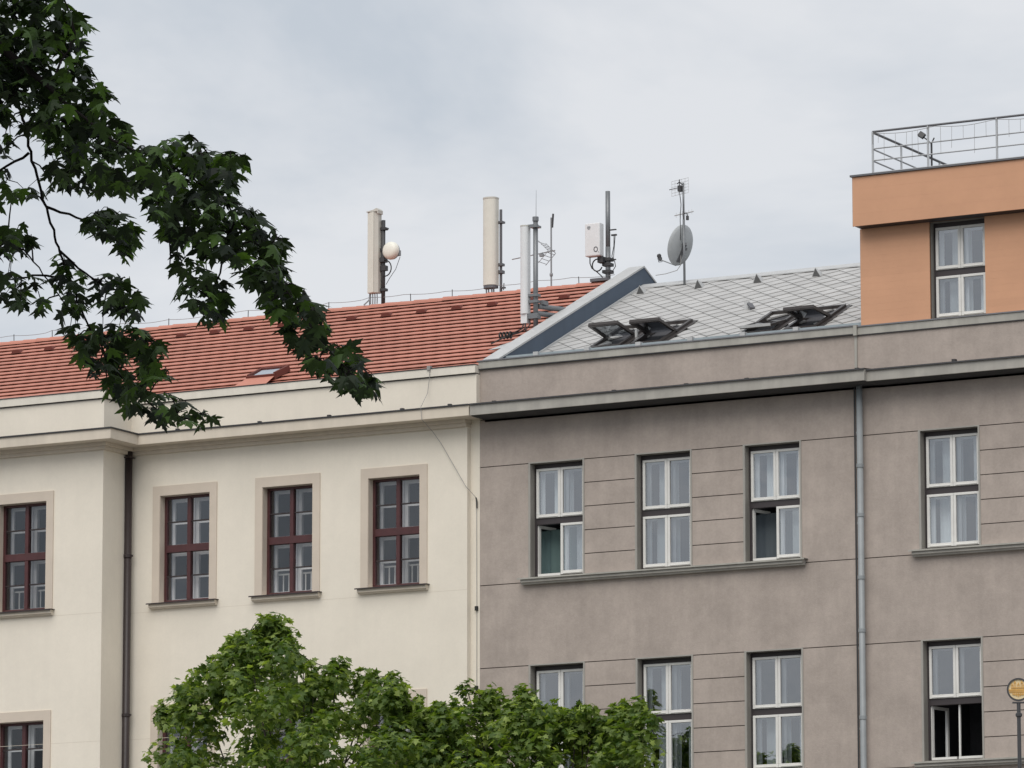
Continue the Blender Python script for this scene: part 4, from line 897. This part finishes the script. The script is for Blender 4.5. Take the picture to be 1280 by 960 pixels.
m = MB(); m.tube([(mx_, my_, 21.72), (mx_ + .07, my_ - .02, 21.72), (mx_ + .08, my_ - .02, 21.64)], .012, 6); m.tube([(mx_ + .08, my_ - .02, 21.66), (mx_ + .08, my_ - .02, 21.58)], .03, 8); m.build('amplifier', 'pole_dark', DM)
m = MB(); m.tube([(mx_ - .06, my_ - .03, 20.9), (mx_ - .07, my_ - .02, 20.72), (mx_ - .15, my_ - .02, 20.62), (mx_ - .4, my_, 20.58), (mx_ - .62, my_, 20.57)], .007, 5); m.build('cable', 'wire_grey', DM)

# ------------------------------------------------------------------ gold sign on a post
sp = at_dist(1273, 862, 44.0)
sg = root('round_sign', 'round gold emblem sign in a dark ring on a dark post', 'sign', (sp.x, sp.y, .14))
tocam = (CAM - sp); tocam.z = 0; tocam.normalize(); sr = .086
sx = Vector((0, 0, 1)).cross(tocam).normalized(); sz = Vector((0, 0, 1))
m = MB(); m.tube([(sp.x, sp.y, .02), (sp.x, sp.y, sp.z - .115)], .021, 10, .016); m.lathe([(.017, -.02), (.028, -.01), (.028, .01), (.017, .02)], (sp.x, sp.y, sp.z - .21), sz, 10); m.bar(sp - sz * .108 - sx * .052, sp - sz * .108 + sx * .052, .03, .012); m.build('post', 'pole_dark', sg)
m = MB(); ns = 32; vs = []
for j in range(ns):
    t = 2 * math.pi * j / ns; d_ = sx * math.cos(t) + sz * math.sin(t)
    vs += [sp + d_ * (sr + .010) + tocam * .014, sp + d_ * (sr - .004) + tocam * .014, sp + d_ * (sr - .004) - tocam * .014, sp + d_ * (sr + .010) - tocam * .014]
m.add(vs, [(4 * j + k, 4 * j + (k + 1) % 4, 4 * ((j + 1) % ns) + (k + 1) % 4, 4 * ((j + 1) % ns) + k) for j in range(ns) for k in range(4)]); m.build('rim', 'pole_dark', sg)
m = MB(); m.lathe([(0, .004), (sr - .003, .004), (sr - .003, -.004), (0, -.004)], sp, tocam, 32); face = m.build('sign_face', 'sign_pale', sg)
m = MB()
def sbox(x0, x1, z0, z1, t=.010): 
    vs = [sp + sx * x + sz * z + tocam * y for y in (.0045, t) for x, z in ((x0, z0), (x1, z0), (x1, z1), (x0, z1))]
    m.add(vs, [(4, 5, 6, 7), (0, 1, 5, 4), (1, 2, 6, 5), (2, 3, 7, 6), (3, 0, 4, 7)])
sbox(-.078, .078, -.010, .002); sbox(-.074, .074, -.024, -.016)
for x, h in ((-.05, .035), (-.028, .055), (0, .04), (.028, .055), (.05, .035)):
    sbox(x - .008, x - .004, .003, h); sbox(x + .004, x + .008, .003, h); sbox(x - .008, x + .008, h, h + .006); sbox(x - .003, x + .003, h + .006, h + .018)
sbox(-.06, .06, .012, .017)
for x in (-.045, -.03, -.015, 0, .015, .03, .045): sbox(x - .004, x + .004, -.06 + abs(x) * .4, -.026)
sbox(-.05, .05, -.044, -.039); m.build('castle_emblem', 'sign_gold', face)

# ------------------------------------------------------------------ street trees in front of the houses
def leaf5(L_, rnd):
    """small lobed leaf: star outline fanned from the middle, folded a little"""
    pts = []
    lob = [(0, -.02), (.20, .0), (.46, .06), (.26, .26), (.56, .52), (.22, .55), (.0, 1.0), (-.22, .55), (-.56, .52), (-.26, .26), (-.46, .06), (-.20, .0)]
    dr = rnd.uniform(.05, .3)
    pts = [Vector((0, .3, .04))] + [Vector((x, y, -dr * (x * x + (y - .3) ** 2))) for x, y in lob]
    return [p * L_ for p in pts], [(0, 1 + i, 1 + (i + 1) % 12) for i in range(12)]
def orient(n, spin):
    n = n.normalized(); x = n.orthogonal().normalized(); y = n.cross(x)
    c, s_ = math.cos(spin), math.sin(spin); x2 = x * c + y * s_; y2 = n.cross(x2)
    return Matrix((x2, y2, n)).transposed()
def interp(poly, x):
    for (a, b), (c, d) in zip(poly, poly[1:]):
        if a <= x <= c: return b + (d - b) * (x - a) / max(1e-6, c - a)
    return None
def street_tree(label, top, base_px, Yc, seed, leaves, nclump, bottom=1230, xr=None, peaks=()):
    rnd = random.Random(seed); pb = at_y(base_px, 1000, Yc); tr = root('street_tree', label, 'tree', (pb.x, Yc, .14), 'street trees before the houses')
    x0, x1 = top[0][0], top[-1][0]; xm = (x0 + x1) / 2; clumps = []
    for px, py in peaks: clumps.append((at_y(px, py, Yc + rnd.uniform(-.6, .6)), .17, 46))
    tries = 0
    while len(clumps) < nclump and tries < 20000:
        tries += 1
        px = rnd.uniform(x0 + 6, x1 - 6); tp = interp(top, px)
        rpx = rnd.uniform(8, 25)
        py = tp + rpx * .8 + (bottom - tp) * rnd.random() ** 1.3
        u = abs(px - xm) / ((x1 - x0) / 2)
        if py > bottom - 120 * u * u: continue
        hd_ = min(2.7, .45 + (py - tp) / 55) * math.sqrt(max(.05, 1 - .75 * u * u))
        Y = Yc + rnd.uniform(-1, 1) * hd_
        clumps.append((at_y(px, py, Y), rpx / 62, int(rpx * rpx * leaves / 300)))
    for k in range(46):
        px = rnd.uniform(x0 + 8, x1 - 8); tp = interp(top, px); c = at_y(px, tp + rnd.uniform(0, 12), Yc + rnd.uniform(-.5, .5)); ln = rnd.uniform(.14, .42)
        for q in range(4): clumps.append((c + Vector((rnd.uniform(-.05, .05), rnd.uniform(-.05, .05), ln * (q / 3 - .6))), .11 - .02 * q, 18 - 4 * q))
    # trunk and limbs
    topz = 11.5; m = MB(); tx = pb.x
    path = [Vector((tx, Yc, .1)), Vector((tx + .05, Yc, 2.5)), Vector((tx - .04, Yc + .05, 5)), Vector((tx + .03, Yc, 7.5)), Vector((tx, Yc, 10.0))]
    m.tube(path, .17, 12, .06); m.build('trunk', 'bark', tr, smooth=True)
    main = []
    for k in range(20):
        c = clumps[rnd.randrange(len(clumps))][0]; s_ = path[2].lerp(path[4], rnd.random()); mid = s_.lerp(c, .5) + Vector((rnd.uniform(-.2, .2), rnd.uniform(-.2, .2), .3))
        b = MB(); b.tube([s_, mid, c], .028, 7, .008); b.build('branch', 'bark', tr, smooth=True); main += [s_, mid, c, s_.lerp(mid, .5), mid.lerp(c, .5)]
    tw_ = MB(); cr = MB(); yg = MB()
    for ic, (c, r_, nl) in enumerate(clumps):
        young_lit = ic >= nclump - 4 or rnd.random() < .28  # top shoots and random clumps take the highlight-toned leaves
        s_ = min(main, key=lambda q: (q - c).length); 
        if (s_ - c).length < .6 and rnd.random() < .3: tw_.tube([s_, s_.lerp(c, .6) + Vector((0, 0, .06)), c + Vector((0, 0, r_ * .5))], .009, 4, .003, cap=False)
        for q in range(nl):
            d = Vector((rnd.gauss(0, 1), rnd.gauss(0, 1), rnd.gauss(0, 1))).normalized(); rr_ = r_ * (rnd.random() ** .4); p = c + Vector((d.x * rr_ * 1.15, d.y * rr_ * 1.15, d.z * rr_))
            nn = (d * .55 + Vector((rnd.gauss(0, .45), rnd.gauss(0, .45), .75 + rnd.gauss(0, .35))))
            vs, fs = leaf5(rnd.uniform(.085, .165), rnd); mt = orient(nn, rnd.random() * 6.283); (yg if young_lit else cr).add([p + mt @ v for v in vs], fs)
    stuff(tw_.build('twigs', 'twig', tr))
    me_o = fast_build(cr, 'crown', 'leaf_far', tr); stuff(me_o); stuff(fast_build(yg, 'young_lit_foliage', 'leaf_young_lit', tr))
    return tr
def fast_build(s, name, material, parent):
    o_w = WL[parent.name]; me = bpy.data.meshes.new(name); me.from_pydata([(v[0] - o_w.x, v[1] - o_w.y, v[2] - o_w.z) for v in s.v], [], s.f); me.materials.append(MATS[material])
    o = bpy.data.objects.new(name, me); COL.objects.link(o); o.parent = parent; WL[o.name] = o_w; return o
street_tree('leafy green street tree whose pointed crown rises before the cream wall',
            [(194, 925), (202, 890), (225, 876), (236, 852), (262, 832), (285, 806), (305, 792), (325, 778), (350, 774), (362, 790), (366, 812), (388, 828), (400, 852), (414, 834), (432, 830), (450, 850), (468, 846), (486, 844), (502, 868), (522, 882), (556, 890), (572, 930)], 370, -6.5, 3, 62, 330,
            peaks=((338, 776), (344, 790), (424, 832), (489, 848), (203, 892), (303, 800), (258, 840)))
street_tree('leafy green street tree with a broad flat crown before the grey wall',
            [(520, 930), (540, 892), (560, 880), (578, 866), (590, 876), (612, 870), (635, 884), (655, 866), (668, 882), (690, 890), (720, 892), (735, 886), (755, 898), (775, 890), (792, 882), (804, 892), (814, 908), (819, 950)], 690, -6.0, 9, 62, 310,
            peaks=((584, 862), (615, 868), (657, 866), (655, 878), (733, 888), (797, 882), (770, 892), (815, 902), (690, 888)))

# ------------------------------------------------------------------ near tree: lobed leaves, backlit darkness put into their colour, hanging into the view
def near_leaf(rnd, fold, droop, name='leaf'):
    half = [(0.0, 0.0), (.10, -.03), (.24, -.02), (.40, .02), (.33, .10), (.24, .17), (.40, .24), (.50, .36), (.66, .56), (.50, .53), (.40, .56), (.30, .47), (.17, .45), (.20, .58), (.28, .70), (.17, .70), (.10, .83), (0, 1.06)]
    out_ = half + [(-x * rnd.uniform(.9, 1.1), y * rnd.uniform(.95, 1.05)) for x, y in reversed(half[1:-1])]
    V = [Vector((0, .30, 0))] + [Vector((x, y, -abs(x) * fold - droop * ((y - .2) ** 2 + .5 * x * x))) for x, y in out_]
    n = len(out_); return V, [(0, 1 + i, 1 + (i + 1) % n) for i in range(n)]
tree_px = -430; D0 = 30.0
tb = at_dist(tree_px, 1700, D0); nt_ = root('maple_tree', 'backlit maple whose near boughs hang into the upper left of the view', 'tree', (tb.x, tb.y, .14))
rnd = random.Random(21)
tz = at_dist(tree_px, 300, D0).z
m = MB(); tp_ = [Vector((tb.x, tb.y, .05)), Vector((tb.x + .03, tb.y, 2.0)), Vector((tb.x - .05, tb.y + .05, 4.5)), Vector((tb.x, tb.y, 7.0)), Vector((tb.x + .05, tb.y, 9.5)), Vector((tb.x, tb.y, 12.0))]
m.tube(tp_, .24, 14, .07); m.build('trunk', 'bark', nt_, smooth=True)
bough = {
 'a': [(-430, 180, 30), (-250, 60, 30), (-60, 50, 30.2), (10, 95, 30.3), (30, 150, 30.5), (38, 190, 30.6), (50, 240, 30.7), (62, 272, 30.8), (72, 310, 30.9), (86, 345, 31), (105, 395, 31.1), (130, 440, 31.2), (160, 482, 31.3), (195, 512, 31.3), (240, 525, 31.2)],
 'b': [(-250, 60, 30), (-80, -10, 29.8), (60, 110, 29.7), (140, 175, 29.6), (190, 196, 29.5), (240, 222, 29.4), (285, 258, 29.3), (325, 310, 29.2), (360, 365, 29.1), (400, 425, 29), (446, 474, 29)],
 'c': [(-430, 480, 30), (-180, 300, 30.4), (-20, 290, 30.8), (30, 312, 31), (60, 350, 31.1), (92, 398, 31.1)],
 'd': [(60, 110, 29.7), (80, 70, 29.8), (96, 48, 29.8)], 'e': [(208, 205, 29.5), (212, 260, 29.5), (212, 335, 29.5)], 'f': [(295, 268, 29.3), (278, 330, 29.4), (262, 385, 29.4)],
 'g': [(190, 196, 29.5), (215, 182, 29.6), (232, 176, 29.6)], 'h': [(245, 222, 29.4), (275, 202, 29.3), (296, 200, 29.3)], 'i': [(58, 258, 30.7), (105, 275, 30.8), (150, 290, 30.9)], 'j': [(72, 312, 30.9), (115, 350, 30.9), (165, 372, 30.8)],
 'k': [(38, 190, 30.6), (-10, 220, 30.6), (-60, 240, 30.6)], 'l': [(86, 345, 31), (40, 345, 31), (10, 350, 31)]}
skel = []; rad = dict(a=(.07, .006), b=(.055, .005), c=(.04, .005))
for k, pts in bough.items():
    P = [at_dist(*p) for p in pts]
    fine = []
    for i in range(len(P) - 1):
        for t in range(5): 
            q = P[i].lerp(P[i + 1], t / 5); fine.append(q + Vector((rnd.uniform(-1, 1), rnd.uniform(-1, 1), rnd.uniform(-1, 1))) * .007)
    fine.append(P[-1]); r0, r1 = rad.get(k, (.014, .005))
    m = MB()
    # tapering: quick near the trunk, slender in view
    n = len(fine); 
    if k in rad:
        cut = max(2, int(n * (.25 if k != 'a' else .18)))
        m.tube(fine[:cut + 1], r0, 8, r0 * .14); m.tube(fine[cut:], r0 * .14, 7, r1 * .7)
    else: m.tube(fine, r0 * .62, 6, r1 * .7)
    m.build('branch', 'twig', nt_, smooth=True)
    skel += [(q, i) for i, q in enumerate(fine)]
skp = [q for q, _ in skel]
def inside(poly, x, y):
    c = False; j = len(poly) - 1
    for i in range(len(poly)):
        xi, yi = poly[i]; xj, yj = poly[j]
        if (yi > y) != (yj > y) and x < (xj - xi) * (y - yi) / (yj - yi) + xi: c = not c
        j = i
    return c
MASS = [
 ([(-60, -60), (76, -60), (84, 2), (104, 24), (112, 44), (100, 60), (106, 78), (130, 96), (138, 112), (128, 128), (150, 148), (166, 160), (158, 185), (140, 200), (160, 215), (172, 232), (150, 242), (120, 236), (80, 232), (60, 214), (48, 180), (40, 162), (20, 152), (-60, 152)], 980, 30.1),
 ([(-60, 160), (12, 160), (18, 200), (30, 235), (60, 225), (80, 238), (40, 250), (-60, 255)], 60, 30.7),
 ([(152, 188), (190, 178), (222, 166), (236, 166), (262, 188), (298, 186), (312, 192), (302, 216), (288, 236), (300, 250), (328, 266), (342, 286), (360, 300), (352, 330), (362, 350), (388, 368), (402, 390), (412, 415), (432, 430), (456, 448), (472, 474), (468, 494), (442, 488), (415, 478), (400, 462), (376, 438), (362, 414), (350, 394), (334, 374), (318, 360), (296, 332), (276, 312), (262, 328), (250, 318), (225, 298), (206, 284), (192, 268), (186, 240), (172, 216)], 640, 29.3),
 ([(216, 312), (240, 322), (284, 346), (288, 364), (278, 394), (264, 408), (254, 394), (240, 380), (226, 360)], 60, 29.4),
 ([(106, 272), (130, 257), (164, 266), (176, 286), (166, 308), (154, 322), (140, 300), (114, 286)], 66, 30.9),
 ([(-30, 272), (18, 272), (46, 288), (36, 308), (14, 318), (-30, 328)], 40, 31),
 ([(-30, 338), (20, 332), (52, 342), (58, 370), (52, 390), (30, 380), (0, 374), (-30, 370)], 40, 31),
 ([(72, 314), (94, 322), (108, 346), (104, 374), (94, 398), (76, 394), (66, 360)], 34, 31),
 ([(116, 342), (150, 338), (182, 362), (186, 380), (176, 396), (150, 390), (126, 384)], 44, 30.9),
 ([(82, 408), (112, 398), (140, 398), (174, 408), (202, 426), (206, 450), (216, 468), (206, 488), (232, 496), (262, 512), (266, 528), (236, 530), (214, 522), (192, 530), (172, 518), (158, 516), (152, 494), (128, 480), (104, 456), (98, 432)], 225, 31.2),
 # crown beyond the frame, above and to the left
 ([(-700, -420), (60, -420), (110, -260), (60, -70), (-60, -60), (-60, 260), (-200, 420), (-500, 420), (-720, 150)], 620, 30.2)]
leafs = []
for poly, n, dd in MASS:
    xs = [p[0] for p in poly]; ys = [p[1] for p in poly]; k = 0
    while k < n:
        x, y = rnd.uniform(min(xs), max(xs)), rnd.uniform(min(ys), max(ys))
        if not inside(poly, x, y): continue
        k += 1; P = at_dist(x, y, dd + rnd.gauss(0, .38)); leafs.append((P, x, y))
# twigs: leaves share a little shoot with their neighbours
cells = {}
for P, x, y in leafs: cells.setdefault((int(x // 34), int(y // 34)), []).append(P)
tw_ = MB()
for key, ps in cells.items():
    c = sum(ps, Vector()) / len(ps); s_ = min(skp, key=lambda q: (q - c).length)
    if (s_ - c).length < .4: tw_.tube([s_, s_.lerp(c, .5) + Vector((0, 0, .02)), c], .0055, 5, .0035, cap=False)
    for p in ps:
        if (p - c).length < .45: tw_.tube([c, c.lerp(p, .6) + Vector((0, 0, .015)), p], .003, 4, .002, cap=False)
stuff(tw_.build('twigs', 'twig', nt_))
variants = []
for k in range(6):
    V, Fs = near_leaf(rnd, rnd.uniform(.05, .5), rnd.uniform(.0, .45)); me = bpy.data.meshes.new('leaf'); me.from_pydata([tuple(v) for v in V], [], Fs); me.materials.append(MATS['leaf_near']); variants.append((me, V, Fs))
inview = [q for q in leafs if -5 < q[1] < 500 and -5 < q[2] < 560]; inview.sort(key=lambda q: (q[0] - CAM).length); front = set(id(q) for q in inview[::3][:295])
fol = MB()
for q in leafs:
    P = q[0]; size = rnd.uniform(.068, .128)
    az = rnd.random() * 6.283; tilt = abs(rnd.gauss(0, .55)) + .25
    nn = Vector((math.cos(az) * math.sin(tilt), math.sin(az) * math.sin(tilt), math.cos(tilt)))
    # leaf tip points outwards and hangs
    tipd = Vector((math.cos(az), math.sin(az), 0)) * math.cos(tilt) + Vector((0, 0, -math.sin(tilt))); tipd = (tipd + Vector((rnd.gauss(0, .35), rnd.gauss(0, .35), rnd.gauss(-.15, .3)))); tipd = (tipd - nn * tipd.dot(nn)).normalized()
    xd = tipd.cross(nn).normalized(); mt = Matrix((xd, tipd, nn)).transposed(); me, V, Fs = variants[rnd.randrange(6)]
    if id(q) in front:
        o = piece(me, 'leaf', P, nt_, mt.to_quaternion()); o.scale = (size,) * 3
    else: fol.add([P + mt @ (v * size) for v in V], Fs)
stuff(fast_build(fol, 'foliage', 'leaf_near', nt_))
